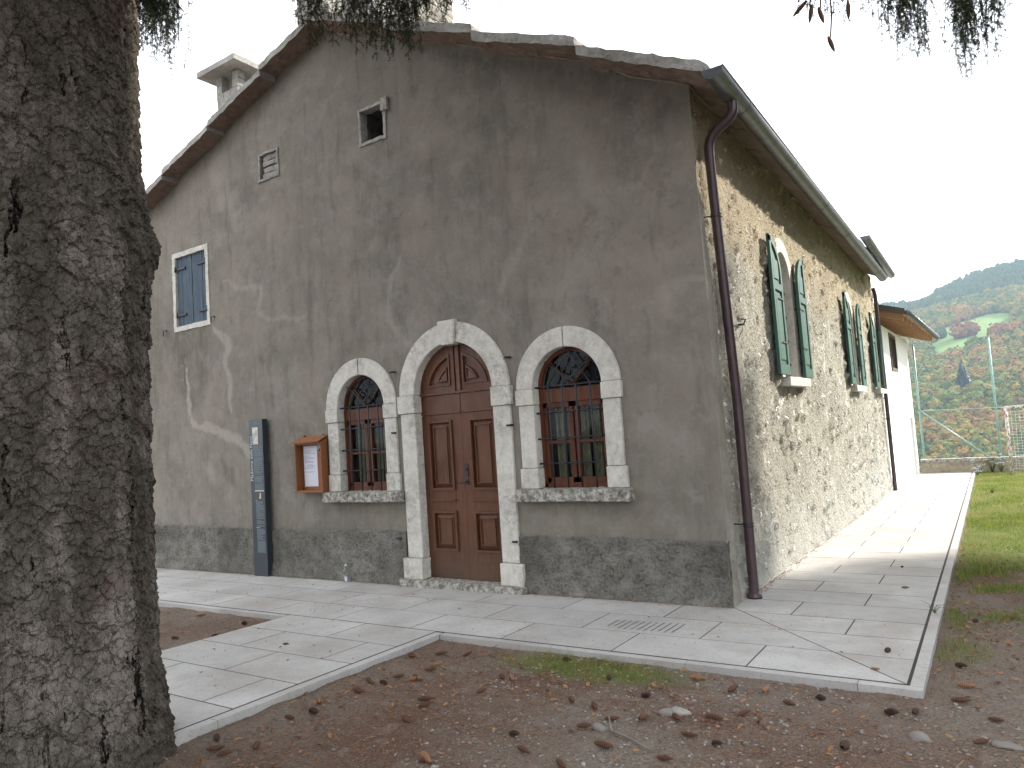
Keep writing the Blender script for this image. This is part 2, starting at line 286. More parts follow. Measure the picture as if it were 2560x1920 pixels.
# ---------------------------------------------------------------- geometry helpers
class G:
    """collects faces; build() links them as one mesh object"""
    def __init__(s): s.v = []; s.f = []; s.mi = []; s.cur = 0; s.sm = []; s.smooth = False
    def add(s, vs, fs):
        b = len(s.v); s.v.extend([tuple(map(float, p)) for p in vs])
        for f in fs: s.f.append(tuple(i + b for i in f)); s.mi.append(s.cur); s.sm.append(s.smooth)
    def box(s, a, b, rot=None, piv=None):
        x0, y0, z0 = a; x1, y1, z1 = b
        if x0 > x1: x0, x1 = x1, x0
        if y0 > y1: y0, y1 = y1, y0
        if z0 > z1: z0, z1 = z1, z0
        vs = [(x0, y0, z0), (x1, y0, z0), (x1, y1, z0), (x0, y1, z0), (x0, y0, z1), (x1, y0, z1), (x1, y1, z1), (x0, y1, z1)]
        if rot is not None:
            pv = Vector(piv or ((x0 + x1) / 2, (y0 + y1) / 2, (z0 + z1) / 2)); vs = [tuple(rot @ (Vector(p) - pv) + pv) for p in vs]
        s.add(vs, [(0, 3, 2, 1), (4, 5, 6, 7), (0, 1, 5, 4), (1, 2, 6, 5), (2, 3, 7, 6), (3, 0, 4, 7)]); return s
    def tube(s, pts, r, n=8, cap=True):
        pts = [Vector(p) for p in pts]; rs = r if isinstance(r, (list, tuple)) else [r] * len(pts)
        vs = []; u = None
        for i, p in enumerate(pts):
            t = (pts[min(i + 1, len(pts) - 1)] - pts[max(i - 1, 0)]).normalized()
            if u is None: u = t.orthogonal().normalized()
            else: u = (u - t * u.dot(t)).normalized()
            w_ = t.cross(u)
            for k in range(n):
                a = 2 * math.pi * k / n; vs.append(p + (u * math.cos(a) + w_ * math.sin(a)) * rs[i])
        fs = [(i * n + k, i * n + (k + 1) % n, (i + 1) * n + (k + 1) % n, (i + 1) * n + k) for i in range(len(pts) - 1) for k in range(n)]
        if cap: fs += [tuple(range(n))[::-1], tuple(range((len(pts) - 1) * n, len(pts) * n))]
        sm, s.smooth = s.smooth, True; s.add(vs, fs); s.smooth = sm; return s
    def prism(s, poly, fn, d0, d1):
        """poly: 2D outline, fn(u, v, d) -> 3D"""
        n = len(poly); vs = [fn(u, v, d0) for u, v in poly] + [fn(u, v, d1) for u, v in poly]
        s.add(vs, [tuple(range(n))[::-1], tuple(range(n, 2 * n))] + [(i, (i + 1) % n, n + (i + 1) % n, n + i) for i in range(n)]); return s
    def ring(s, inner, outer, fn, d0, d1, closed=False):
        n = len(inner)
        vs = [fn(u, v, d0) for u, v in inner] + [fn(u, v, d0) for u, v in outer] + [fn(u, v, d1) for u, v in inner] + [fn(u, v, d1) for u, v in outer]
        fs = []
        for i in range(n if closed else n - 1):
            j = (i + 1) % n
            fs += [(i, j, n + j, n + i), (2 * n + i, 3 * n + i, 3 * n + j, 2 * n + j), (n + i, n + j, 3 * n + j, 3 * n + i), (i, 2 * n + i, 2 * n + j, j)]
        if not closed: fs += [(0, n, 3 * n, 2 * n), (n - 1, 3 * n - 1, 4 * n - 1, 2 * n - 1)]
        s.add(vs, fs); return s
    def build(s, name, mats, parent=None, bevel=0.0, fix=True):
        me = bpy.data.meshes.new(name); mats = mats if isinstance(mats, (list, tuple)) else [mats]
        off = ORG.get(parent, (0, 0, 0)); vv = [(x - off[0], y - off[1], z - off[2]) for x, y, z in s.v]
        me.from_pydata(vv, [], s.f)
        for m_ in mats: me.materials.append(m_)
        me.polygons.foreach_set('material_index', s.mi); me.polygons.foreach_set('use_smooth', s.sm)
        if fix:
            bm = bmesh.new(); bm.from_mesh(me); bmesh.ops.recalc_face_normals(bm, faces=bm.faces)
            if bevel:
                es = [e for e in bm.edges if len(e.link_faces) == 2 and e.calc_face_angle(0) > .6]
                bmesh.ops.bevel(bm, geom=es, offset=bevel, segments=2, affect='EDGES', clamp_overlap=True)
            bm.to_mesh(me); bm.free()
        me.update(); return link(name, me, parent)
ORG = {None: (0, 0, 0)}
def link(name, me, parent=None):
    o = bpy.data.objects.new(name, me); COL.objects.link(o)
    if parent is not None: o.parent = parent; ORG[o] = ORG[parent]
    else: ORG[o] = (0, 0, 0)
    return o
def tag(o, label=None, cat=None, group=None, kind=None):
    if label: o['label'] = label
    if cat: o['category'] = cat
    if group: o['group'] = group
    if kind: o['kind'] = kind
    return o
def thing(name, loc, label, cat, group=None):
    o = bpy.data.objects.new(name, None); COL.objects.link(o); o.location = loc; o.empty_display_size = .2
    ORG[o] = tuple(loc); return tag(o, label, cat, group)
def npmesh(name, V, F, mats, parent=None, smooth=False, attrs=None, mi=None):
    """V (n,3), F (m,k) numpy arrays"""
    V = np.asarray(V, dtype=np.float64) - np.array(ORG.get(parent, (0, 0, 0))); F = np.asarray(F, dtype=np.int32)
    me = bpy.data.meshes.new(name); me.vertices.add(len(V)); me.vertices.foreach_set('co', V.astype(np.float32).ravel())
    k = F.shape[1]; me.loops.add(F.size); me.loops.foreach_set('vertex_index', F.ravel())
    me.polygons.add(len(F)); me.polygons.foreach_set('loop_start', np.arange(0, F.size, k, dtype=np.int32))
    me.polygons.foreach_set('loop_total', np.full(len(F), k, dtype=np.int32))
    me.polygons.foreach_set('use_smooth', np.full(len(F), smooth))
    for m_ in (mats if isinstance(mats, (list, tuple)) else [mats]): me.materials.append(m_)
    if mi is not None: me.polygons.foreach_set('material_index', np.asarray(mi, dtype=np.int32))
    for an, av in (attrs or {}).items():
        a = me.attributes.new(an, 'FLOAT', 'POINT'); a.data.foreach_set('value', np.asarray(av, dtype=np.float32))
    me.update(calc_edges=True); me.validate(); return link(name, me, parent)
def grid(us, vs, fn, mask=None):
    U, Vv = np.meshgrid(us, vs, indexing='ij'); V = fn(U.ravel(), Vv.ravel()); nu, nv = len(us), len(vs)
    i, j = np.meshgrid(np.arange(nu - 1), np.arange(nv - 1), indexing='ij'); a = (i * nv + j).ravel()
    F = np.stack([a, a + nv, a + nv + 1, a + 1], 1)
    if mask is not None:
        c = V[F].mean(1); F = F[mask(c)]
        used = np.zeros(len(V), bool); used[F.ravel()] = True; idx = np.cumsum(used) - 1; V = V[used]; F = idx[F]
    return V, F
def hsh(i, j, s=0):
    n = (i.astype(np.int64) * 374761393 + j.astype(np.int64) * 668265263 + s * 974634777) & 0xffffffff
    n = ((n ^ (n >> 13)) * 1274126177) & 0xffffffff
    return ((n ^ (n >> 16)) & 0xffff) / 65535.0
def vnoise(x, y, s=0):
    i, j = np.floor(x), np.floor(y); u, v = x - i, y - j; u = u * u * (3 - 2 * u); v = v * v * (3 - 2 * v)
    a, b, c, d = hsh(i, j, s), hsh(i + 1, j, s), hsh(i, j + 1, s), hsh(i + 1, j + 1, s)
    return a + (b - a) * u + (c - a) * v + (a - b - c + d) * u * v
def fbm(x, y, oct=4, s=0):
    t = 0; a = .5; n = 0
    for k in range(oct): t = t + a * vnoise(x * 2 ** k, y * 2 ** k, s + k); n += a; a *= .55
    return t / n
def GZ(x, y): return .0085 * x - .0226 * y
def arc(cx, cz, r, a0=180, a1=0, n=25): return [(cx + r * math.cos(R(a0 + (a1 - a0) * i / (n - 1))), cz + r * math.sin(R(a0 + (a1 - a0) * i / (n - 1)))) for i in range(n)]
FY = lambda u, v, d: (u, d, v)          # outline in the facade plane, depth along +Y
FX = lambda u, v, d: (d, u, v)          # outline in the side wall plane, depth along +X
# ---------------------------------------------------------------- the church
CH = thing('church_building', (-6, 7, 0), 'grey plastered stone church with gabled slab roof and arched brown door', 'church')
RX, RZ = -5.35, 8.0
def wall_line(x): return np.where(x > RX, 5.42 + (RZ - 5.42) * (x / RX), RZ - .355 * (RX - x))
def roofstep(x):
    """extra height of the stepped slab underside above the wall line"""
    e = [(.34, -1.04, 0), (-1.04, -2.41, 1), (-2.41, -3.80, 1), (-3.80, RX, 1), (RX, -6.5, -1), (-6.5, -7.85, -1), (-7.85, -9.2, -1), (-9.2, -10.55, -1), (-10.55, -11.9, -1), (-11.9, -13.0, -2)]
    r = np.zeros_like(x)
    for a, b, k in e:
        s = (x <= a) & (x > b)
        if k == 1: r = np.where(s, .10 * (x - b) / (a - b), r)
        if k == -1: r = np.where(s, .08 * (a - x) / (a - b), r)
    return r
DX, DR, DS = -3.343, .628, 2.455        # door centre, inner radius, springing
WX2, WX1, WR, WS = -1.678, -4.985, .450, 2.38
ZB = lambda x: GZ(x, 0) - .02
def inside(x, z, cx, r, zs, z0, e): return (z > z0 - e) & (((z < zs) & (np.abs(x - cx) < r + e)) | ((z >= zs) & (np.hypot(x - cx, z - zs) < r + e)))
def fmask(c):
    x, z = c[:, 0], c[:, 2]
    o = inside(x, z, DX, DR, DS, -1, .13) | inside(x, z, WX1, WR, WS, 1.2, .1) | inside(x, z, WX2, WR, WS, 1.2, .1)
    o |= (np.abs(x + 4.485) < .235) & (np.abs(z - 6.32) < .235)
    o |= (np.abs(x + 6.73) < .22) & (np.abs(z - 6.32) < .21)
    o |= (np.abs(x + 8.92) < .47) & (np.abs(z - 4.71) < .65)
    return ~o
def ffn(u, t):
    z = -.2 + t * (wall_line(u) + roofstep(u) + .04 + .2); return np.stack([u, np.zeros_like(u) + .004 * (fbm(u * .8, z * .8, 3) - .5), z], 1)
us = np.concatenate([np.linspace(-12.9, -10.4, 40), np.linspace(-10.4, .03, 520)[1:]])
V, F = grid(us, np.linspace(0, 1, 400), ffn, fmask)
def seg(P, pts, w, wob=.075, s=3):
    x = P[:, 0] + wob * (fbm(P[:, 0] * 5, P[:, 2] * 5, 4, s) - .5) * 2; z = P[:, 2] + wob * (fbm(P[:, 0] * 5 + 9, P[:, 2] * 5, 4, s + 7) - .5) * 2
    d = np.full(len(P), 9.0); ws = w if isinstance(w, (list, tuple)) else [w] * len(pts)
    for (a, b, wa, wb) in zip(pts[:-1], pts[1:], ws[:-1], ws[1:]):
        ax, az, bx, bz = *a, *b; L = (bx - ax) ** 2 + (bz - az) ** 2 + 1e-9
        t = np.clip(((x - ax) * (bx - ax) + (z - az) * (bz - az)) / L, 0, 1)
        d = np.minimum(d, np.hypot(x - ax - t * (bx - ax), z - az - t * (bz - az)) / (wa + (wb - wa) * t))
    return d
sm_ = lambda d, e=.35: np.clip((1 + e - d) / (2 * e), 0, 1)
pt = np.zeros(len(V))
for pts, w_, k, e in [
    ([(-9.14, 3.35), (-9.12, 3.0), (-9.05, 2.64), (-8.99, 2.36), (-8.46, 2.26), (-8.07, 2.16), (-7.7, 2.0), (-7.42, 1.79), (-7.3, 1.5), (-7.25, .8)], [.03, .05, .05, .06, .07, .08, .08, .09, .06, .04], 1.0, .3),
    ([(-8.36, 3.98), (-8.18, 3.83), (-7.98, 3.67), (-7.94, 3.57), (-8.02, 3.39), (-8.05, 3.25), (-8.01, 3.18), (-7.9, 2.98), (-7.96, 2.75), (-7.92, 2.51)], [.02, .06, .09, .09, .08, .06, .05, .07, .05, .02], .85, .35),
    ([(-7.94, 4.67), (-7.78, 4.61), (-7.69, 4.54), (-7.4, 4.49), (-7.08, 4.43), (-7.06, 4.33), (-7.12, 4.2), (-7.15, 4.06), (-7.0, 3.96), (-6.84, 3.86), (-6.59, 3.85), (-6.08, 3.83)], .045, .6, .5),
    ([(-7.31, 4.49), (-7.23, 4.78)], .05, .3, .6),
    ([(-2.53, 3.6), (-2.35, 3.89), (-2.17, 4.15), (-1.98, 4.28)], [.04, .07, .06, .04], .45, .6),
    ([(-2.1, 4.24), (-1.99, 4.51), (-1.6, 4.52), (-1.2, 4.6)], .12, .3, .8),
    ([(-4.1, 4.33), (-4.3, 4.07), (-4.36, 3.75), (-4.34, 3.5), (-4.16, 3.24), (-4.02, 3.11)], [.03, .045, .03, .05, .06, .04], .5, .6),
    ([(-1.74, 3.08), (-1.57, 3.47), (-1.34, 3.78), (-1.16, 3.99), (-1.08, 4.33), (-.96, 4.45), (-1.16, 4.62), (-1.28, 4.88)], [.25, .2, .15, .1, .07, .05, .07, .1], .38, .6),
    ([(-.96, 4.45), (-.7, 4.43), (-.5, 4.63), (-.4, 4.72)], .035, .3, .6),
    ([(-.4, 3.2), (-.15, 3.37), (.03, 3.34)], [.1, .05, .03], .45, .7),
    ([(-5.9, 3.9), (-5.5, 3.6), (-5.6, 3.2)], .12, .25, .8), ([(-6.9, 3.1), (-6.5, 2.7)], .2, .2, .9), ([(-.7, 1.9), (-.35, 1.6)], .18, .3, .8),
    ([(-8.6, 1.6), (-8.5, 1.5)], .12, .5, .6), ([(-6.1, .9), (-6.2, 1.2)], .12, .3, .8), ([(-8.05, 6.6), (-7.85, 6.0), (-7.7, 5.7)], [.28, .2, .08], .28, .5)]:
    pt = np.maximum(pt, k * sm_(seg(V, pts, w_), e))
stn = np.zeros(len(V))
for pts, w_, k, e in [
    ([(-9.3, 3.95), (-9.2, 3.3), (-9.1, 2.8)], [.45, .3, .15], .75, .8), ([(-8.7, 3.95), (-8.65, 3.2)], [.25, .15], .6, .8), ([(-9.9, 3.9), (-10.2, 3.1)], .35, .5, .8),
    ([(-1.8, 6.1), (-.9, 5.6), (-.15, 5.25)], [.15, .3, .25], .4, .8), ([(-3.9, 7.3), (-2.6, 6.6), (-1.2, 5.95), (-.3, 5.5)], .1, .6, .9),
    ([(-5.6, 7.9), (-7, 7.3), (-10, 6.3)], .13, .45, .9),
    ([(-.55, 1.9), (-.4, 1.2)], .35, .25, .9), ([(-8.2, 1.75), (-8.1, 1.45)], [.06, .05], .6, .6), ([(-8.0, 1.55), (-7.97, 1.4)], .05, .6, .6),
    ([(-5.7, 1.0), (-4.4, 1.0)], .09, .35, .9), ([(-2.4, 1.0), (-1.0, 1.0)], .09, .4, .9), ([(-6.2, 1.15), (-5.8, 1.15)], .07, .35, .9),
    ([(-12, .62), (0, .62)], .10, .35, 1.0), ([(-7.1, 2.3), (-7.0, .7)], .07, .35, .9)]:
    stn = np.maximum(stn, k * sm_(seg(V, pts, w_, .08, 11), e))
npmesh('front_wall', V, F, PLASTER, CH, True, {'patch': pt, 'stain': stn})

# rough dado along the front
def pfn(u, t):
    top = .66 + .05 * (fbm(u * 1.5, u * 0, 5) - .5) + .03 * (fbm(u * 11, u * 0 + 4, 3) - .5); z = -.2 + t * (top + .2); y = -.025 - .05 * np.clip((.16 - z) / .2, 0, 1)
    y = np.where(t > .985, 0.02, y); return np.stack([u, y, z], 1)
def pmask(c): return ~((c[:, 0] > -4.25) & (c[:, 0] < -2.5))
V, F = grid(np.concatenate([np.linspace(-12.9, -10.4, 60), np.linspace(-10.4, .055, 760)[1:]]), np.linspace(0, 1, 62), pfn, pmask)
npmesh('plinth', V, F, PLINTH, CH, True)

# side wall, rough
WY = [3.66, 9.75, 13.75]; SWR, SWS, SW0 = .43, 3.82, 2.40
def sfn(u, v):
    x = .0 + .03 * (fbm(u * .7, v * .7, 3, 5) - .5); x = x + .05 * np.clip((.35 - v) / .5, 0, 1) ** 2
    x = np.where(u < .3, np.minimum(x, .0) - .02, x)
    return np.stack([x, u, v], 1)
def smask(c):
    o = np.zeros(len(c), bool)
    for wy in WY: o |= inside(c[:, 1], c[:, 2], wy, SWR, SWS, SW0, .09)
    return ~o
ys = [.0]
while ys[-1] < 14.6: ys.append(ys[-1] + .013 + .0026 * ys[-1])
V, F = grid(np.array(ys), np.linspace(-.45, 5.5, 400), sfn, smask)
npmesh('side_wall', V, F, SIDEW, CH, True)
# smooth plaster return on the corner
def qfn(u, v):
    wd = np.interp(v, [-.2, .3, 3.4, 4.15, 4.3], [.29, .25, .22, .10, .015]) + .025 * (fbm(v * 5, v * 0, 3) - .5)
    x = .03 + .035 * np.clip((.22 - v) / .4, 0, 1); t = u
    x = np.where(t > .96, -.03, x); x = np.where(t < .03, x - .006, x)
    return np.stack([x, -.002 + t * wd + np.where(t < .03, -.03, 0) * (v < .66), v], 1)
V, F = grid(np.linspace(0, 1, 24), np.linspace(-.2, 4.3, 220), qfn)
def m_quoin():
    s = M('smooth_corner_render', disp=True); a = s.noise(3, 5, .6); b = s.noise(20, 5, .65)
    c = s.ramp(a, [(.35, (.24, .225, .19)), (.65, (.34, .32, .275))]); c = s.mix(s.ramp(b, [(.45, 0.0), (.7, .5)]), c, (.18, .165, .13))
    s.disp(s.ma('ADD', a, s.ma('MULTIPLY', b, .4)), .014); return s.end(c, .92, spec=.1)
QUOIN = m_quoin(); npmesh('corner_render', V, F, QUOIN, CH, True)
# plain hidden walls
g = G(); g.box((-12.9, .3, -.3), (-12.7, 14.6, 5.2)); g.box((-12.7, 14.35, -.4), (-.05, 14.58, 5.3)); g.build('rear_wall', PLASTER, CH)

def rough_hex(g, c8, step=.12, amp=.012, fr=6.0, bot=None):
    from mathutils import noise as mn
    P = [Vector(p) for p in c8]
    for qi, (a, b, c, d) in enumerate([(0, 3, 2, 1), (4, 5, 6, 7), (0, 1, 5, 4), (1, 2, 6, 5), (2, 3, 7, 6), (3, 0, 4, 7)]):
        g.cur = bot if (bot and qi == 0) else 0
        A, B, Cc, D = P[a], P[b], P[c], P[d]
        nu = max(1, int(round((B - A).length / step))); nv = max(1, int(round((D - A).length / step)))
        vs = []
        for i in range(nu + 1):
            for j in range(nv + 1):
                u, v = i / nu, j / nv; p = A * (1 - u) * (1 - v) + B * u * (1 - v) + Cc * u * v + D * (1 - u) * v
                vs.append(p + amp * mn.noise_vector(p * fr) + amp * .5 * mn.noise_vector(p * fr * 3.1))
        g.add(vs, [(i * (nv + 1) + j, (i + 1) * (nv + 1) + j, (i + 1) * (nv + 1) + j + 1, i * (nv + 1) + j + 1) for i in range(nu) for j in range(nv)])
rg = G()
def course(xa, xb, za, zb, th, y0, y1, wd):
    """one course of slabs: lower edge xa (underside za), upper edge xb (zb)"""
    y = y0; first = True
    while y < y1 - .1:
        ye = min(y + wd * random.uniform(.8, 1.2), y1); dz = random.uniform(-.008, .008); dx = random.uniform(-.02, .02)
        c = [(xa + dx, y, za + dz), (xa + dx, ye - .012, za + dz), (xb, ye - .012, zb + dz), (xb, y, zb + dz)]
        c = c + [(p[0], p[1], p[2] + th) for p in c]
        if xb > xa: pass
        rough_hex(rg, c, .06 if y < .6 else .4, .016 if y < .6 else .006, 7, bot=1); y = ye; first = False
WL = lambda x: float(wall_line(np.array([x]))[0])
TH = .115
for k, (a, b) in enumerate([(.34, -1.04), (-1.04, -2.41), (-2.41, -3.80), (-3.80, RX - .02)]):
    course(a, b - .0, WL(a) + (.105 if k else 0) - (.0), WL(b) + .004, TH, -.43, 13.3, 1.05)
for k, (a, b) in enumerate([(-6.5, RX + .02), (-7.85, -6.5), (-9.2, -7.85), (-10.55, -9.2), (-11.9, -10.55), (-13.3, -11.9)]):
    course(a, b, WL(a) + .085, WL(b) + .004, .10, -.30, 14.6, 1.05)
course(.42, -1.0, 5.42, 6.05, .1, 9.6, 14.75, 1.0)      # raised slabs over the choir
rough_hex(rg, [(-5.46, -.45, 8.07), (-5.46, .5, 8.07), (-4.75, .5, 7.86), (-4.75, -.45, 7.86), (-5.46, -.45, 8.17), (-5.46, .5, 8.17), (-4.75, .5, 7.97), (-4.75, -.45, 7.97)], .07, .012)
roof = rg.build('roof', [ROOFT, SOFFIT], CH, fix=False)
# chimneys (sub-parts of the roof)
def stack(x0, x1, y0, y1, z0, z1, cap, name='chimney', ch=.2):
    g = G(); z = z0
    while z < z1 - .05:
        h = min(ch * random.uniform(.85, 1.15), z1 - z); n = random.choice([2, 3]); xs = [x0 + (x1 - x0) * i / n + (random.uniform(-.04, .04) if 0 < i < n else 0) for i in range(n + 1)]
        for a, b in zip(xs[:-1], xs[1:]):
            rough_hex(g, [(a, y0, z), (a, y1, z), (b - .008, y1, z), (b - .008, y0, z), (a, y0, z + h - .01), (a, y1, z + h - .01), (b - .008, y1, z + h - .01), (b - .008, y0, z + h - .01)], .07, .014, 9)
        z += h
    if cap:
        pw = .17
        for (a, b) in [(x0, y0), (x1 - pw, y0), (x0, y1 - pw), (x1 - pw, y1 - pw)]:
            for q in range(2): rough_hex(g, [(a, b, z1 + q * .17), (a, b + pw, z1 + q * .17), (a + pw, b + pw, z1 + q * .17), (a + pw, b, z1 + q * .17), (a, b, z1 + q * .17 + .16), (a, b + pw, z1 + q * .17 + .16), (a + pw, b + pw, z1 + q * .17 + .16), (a + pw, b, z1 + q * .17 + .16)], .06, .01, 9)
        e = .26; zc = z1 + .34
        rough_hex(g, [(x0 - e, y0 - e, zc), (x0 - e, y1 + e, zc), (x1 + e, y1 + e, zc), (x1 + e, y0 - e, zc), (x0 - e, y0 - e, zc + .11), (x0 - e, y1 + e, zc + .11), (x1 + e, y1 + e, zc + .11), (x1 + e, y0 - e, zc + .11)], .15, .006)
    return g.build(name, ROOFT, roof)
stack(-9.84, -9.17, 1.3, 2.05, 6.4, 8.94, True)
stack(-6.62, -6.2, .8, 1.25, 7.5, 9.5, False)

# gutters and downpipes
def gutter(name, x, y0, z0, y1, z1, r, mat):
    g = G(); n = 14; ins = [(x + (r - .006) * math.cos(R(180 + 180 * i / n)), (r - .006) * math.sin(R(180 + 180 * i / n))) for i in range(n + 1)]
    outs = [(x + r * math.cos(R(180 + 180 * i / n)), r * math.sin(R(180 + 180 * i / n))) for i in range(n + 1)]
    vs = []
    for (y, z) in ((y0, z0), (y1, z1)):
        vs += [(a, y, z + b) for a, b in ins] + [(a, y, z + b) for a, b in outs]
    m_ = n + 1; f = []
    for i in range(n): f += [(i, i + 1, 2 * m_ + i + 1, 2 * m_ + i), (m_ + i, 3 * m_ + i, 3 * m_ + i + 1, m_ + i + 1)]
    g.smooth = True; g.add(vs, f); g.smooth = False
    for (y, z, t) in ((y0, z0, .004), (y1, z1, -.004)):
        poly = [(a, z + b) for a, b in outs]; g.prism(poly, lambda u, v, d: (u, d, v), y, y + t)
    g.tube([(x + r, y0, z0), (x + r, y1, z1)], .009, 6); g.tube([(x - r, y0, z0), (x - r, y1, z1)], .005, 6)
    q = y0 + 1.0
    while q < y1:
        z = z0 + (z1 - z0) * (q - y0) / (y1 - y0)
        g.prism([(x + (r + .004) * math.cos(R(180 + 180 * i / n)), z + (r + .004) * math.sin(R(180 + 180 * i / n))) for i in range(n + 1)], lambda u, v, d: (u, d, v), q, q + .03); q += 2.3
    return g.build(name, mat, CH, fix=False)
gutter('gutter', .41, -.455, 5.265, 13.35, 5.235, .105, GUTM)
gutter('gutter', .50, 9.55, 5.56, 14.75, 5.50, .09, GUTM)
def downpipe(path, r, clamps, foot=True, mat=PIPEM):
    g = G(); pts = [Vector(p) for p in path]
    # smooth the bends
    for _ in range(2):
        q = [pts[0]]
        for a, b in zip(pts[:-1], pts[1:]):
            L = (b - a).length; k = min(.25, .09 / L); q += [a + (b - a) * k, b - (b - a) * k]
        q.append(pts[-1]); pts = q
    g.tube(pts, r, 14)
    o = g.build('downpipe', mat, CH, fix=False)
    for p, e in clamps:
        p = Vector(p); g = G(); g.tube([p + Vector((0, 0, -.022)), p + Vector((0, 0, -.008))], r + .006, 14); g.tube([p + Vector((0, 0, .008)), p + Vector((0, 0, .022))], r + .006, 14)
        g.tube([p, Vector(e)], .008, 6); g.build('pipe_clamp', IRON, o, fix=False)
    if foot:
        p = Vector(path[-1]); g = G(); g.tube([p + Vector((0, 0, 0)), p + Vector((0, 0, .03)), p + Vector((0, 0, .06))], [r + .028, r + .026, r + .006], 16); g.build('pipe_foot', mat, o, fix=False)
    return o
downpipe([(.41, .20, 5.17), (.41, .20, 5.02), (.13, .19, 4.86), (.12, .215, 4.6), (.12, .27, 3.9), (.12, .455, 2.0), (.12, .46, -.01)], .052, [((.12, .266, 4.03), (0, .12, 4.0)), ((.12, .46, .75), (0, .30, .78))])
downpipe([(.06, 14.3, 5.15), (.10, 14.32, 5.0), (.10, 14.45, 2.5), (.10, 14.48, -.33)], .05, [((.10, 14.36, 4.0), (0, 14.3, 4.0)), ((.10, 14.46, 1.6), (0, 14.4, 1.6))], False)
# thin cable under the verge
g = G(); cab = [(-5.2, -.03, 7.93), (-4.4, -.04, 7.50), (-4.03, -.03, 7.40), (-2.58, -.03, 6.74), (-2.4, -.05, 6.60), (-1.9, -.05, 6.40), (-1.0, -.04, 5.98), (-.6, -.04, 5.68), (-.1, -.05, 5.44), (.04, -.03, 5.38), (.05, .3, 5.34), (.05, .7, 5.36)]
g.tube(cab, .006, 5); g.build('cable', m_simple('old_cable', (.33, .28, .2), .8), CH, fix=False)

# ---- stone surrounds, door and windows of the front
def arch_outline(cx, r, zs, z0, n=24): return [(cx - r, z0)] + arc(cx, zs, r, 180, 0, n) + [(cx + r, z0)]
dr = G()
# arch ring in two halves with a keystone gap
def half_ring(g, cx, ri, ro, zs, a0, a1, y0, y1, n=14): g.ring(arc(cx, zs, ri, a0, a1, n), arc(cx, zs, ro, a0, a1, n), FY, y0, y1)
door_part = G()
half_ring(door_part, DX, DR, .890, DS + .003, 180, 99.5, -.035, .24); half_ring(door_part, DX, DR, .890, DS + .003, 80.5, 0, -.035, .24)
door_part.prism([(DX - .10, 3.055), (DX + .10, 3.055), (DX + .15, 3.37), (DX - .15, 3.37)], FY, -.065, .23)
for sgn in (-1, 1):
    xi, xo = DX + sgn * DR, DX + sgn * .882
    door_part.box((xi, -.035, .325), (xo, .24, 2.215)); door_part.box((xi - sgn * .012, -.055, 2.22), (xo + sgn * .035, .24, 2.455))
    door_part.box((xi - sgn * .015, -.075, .06), (xo + sgn * .06, .24, .32))
dsur = door_part.build('door_surround', STONE2, CH, bevel=.006)
g = G(); g.box((DX - .98, -.14, -.12), (DX + .98, .30, .058)); g.build('threshold', SILL, dsur, bevel=.012)
dl = G()
YD = .10
def frame_panel(g, x0, x1, z0, z1, y):
    """recessed field with raised moulding and centre board"""
    w_ = .03
    for a, b in (((x0, z0), (x1, z0 + w_)), ((x0, z1 - w_), (x1, z1)), ((x0, z0 + w_), (x0 + w_, z1 - w_)), ((x1 - w_, z0 + w_), (x1, z1 - w_))): g.box((a[0], y - .030, a[1]), (b[0], y + .012, b[1]))
    i = .085
    for a, b in (((x0 + i, z0 + i), (x1 - i, z0 + i + .012)), ((x0 + i, z1 - i - .012), (x1 - i, z1 - i)), ((x0 + i, z0 + i + .012), (x0 + i + .012, z1 - i - .012)), ((x1 - i - .012, z0 + i + .012), (x1 - i, z1 - i - .012))): g.box((a[0], y - .026, a[1]), (b[0], y + .012, b[1]))
    # chamfered raised field
    a = (x0 + w_, z0 + w_, x1 - w_, z1 - w_); b = (x0 + i, z0 + i, x1 - i, z1 - i)
    vs = [(a[0], y + .018, a[1]), (a[2], y + .018, a[1]), (a[2], y + .018, a[3]), (a[0], y + .018, a[3]), (b[0], y - .008, b[1]), (b[2], y - .008, b[1]), (b[2], y - .008, b[3]), (b[0], y - .008, b[3])]
    g.add(vs, [(0, 1, 5, 4), (1, 2, 6, 5), (2, 3, 7, 6), (3, 0, 4, 7), (4, 5, 6, 7)])
door = G(); door.box((DX - .72, YD + .02, .06), (DX + .72, YD + .06, 2.43)); door.prism(arc(DX, DS, .70), FY, YD + .02, YD + .06); door = door.build('door', DOORM, CH)
MX = -3.305
for sgn, nm in ((-1, 'door_leaf'), (1, 'door_leaf')):
    g = G(); xa, xb = (MX - .75, MX - .004) if sgn < 0 else (MX + .004, MX + .75)
    yy = YD if sgn < 0 else YD - .012
    pxa, pxb = (-3.86, -3.465) if sgn < 0 else (-3.175, -2.77)
    # stiles and rails round the panels
    g.box((xa, yy, .06), (pxa, yy + .03, 2.17)); g.box((pxb, yy, .06), (xb, yy + .03, 2.17))
    for a, b in ((.06, .41), (.925, 1.19), (2.10, 2.17)): g.box((pxa, yy, a), (pxb, yy + .03, b))
    frame_panel(g, pxa, pxb, .41, .925, yy + .004); frame_panel(g, pxa, pxb, 1.19, 2.10, yy + .004)
    g.box((pxa + .0, yy - .028, 1.05), (pxb, yy - .001, 1.075)); g.box((xa, yy - .008, .06), (xb, yy - .001, .275))
    g.build(nm, DOORM, door, bevel=.002)
g = G(); g.box((MX - .75, YD - .008, 2.18), (MX - .004, YD + .03, 2.43)); g.box((MX + .004, YD - .008, 2.18), (MX + .75, YD + .03, 2.43)); g.box((MX - .75, YD - .035, 2.435), (MX + .75, YD + .03, 2.465))
g.box((MX - .03, YD - .03, 2.47), (MX + .03, YD + .03, 3.05))
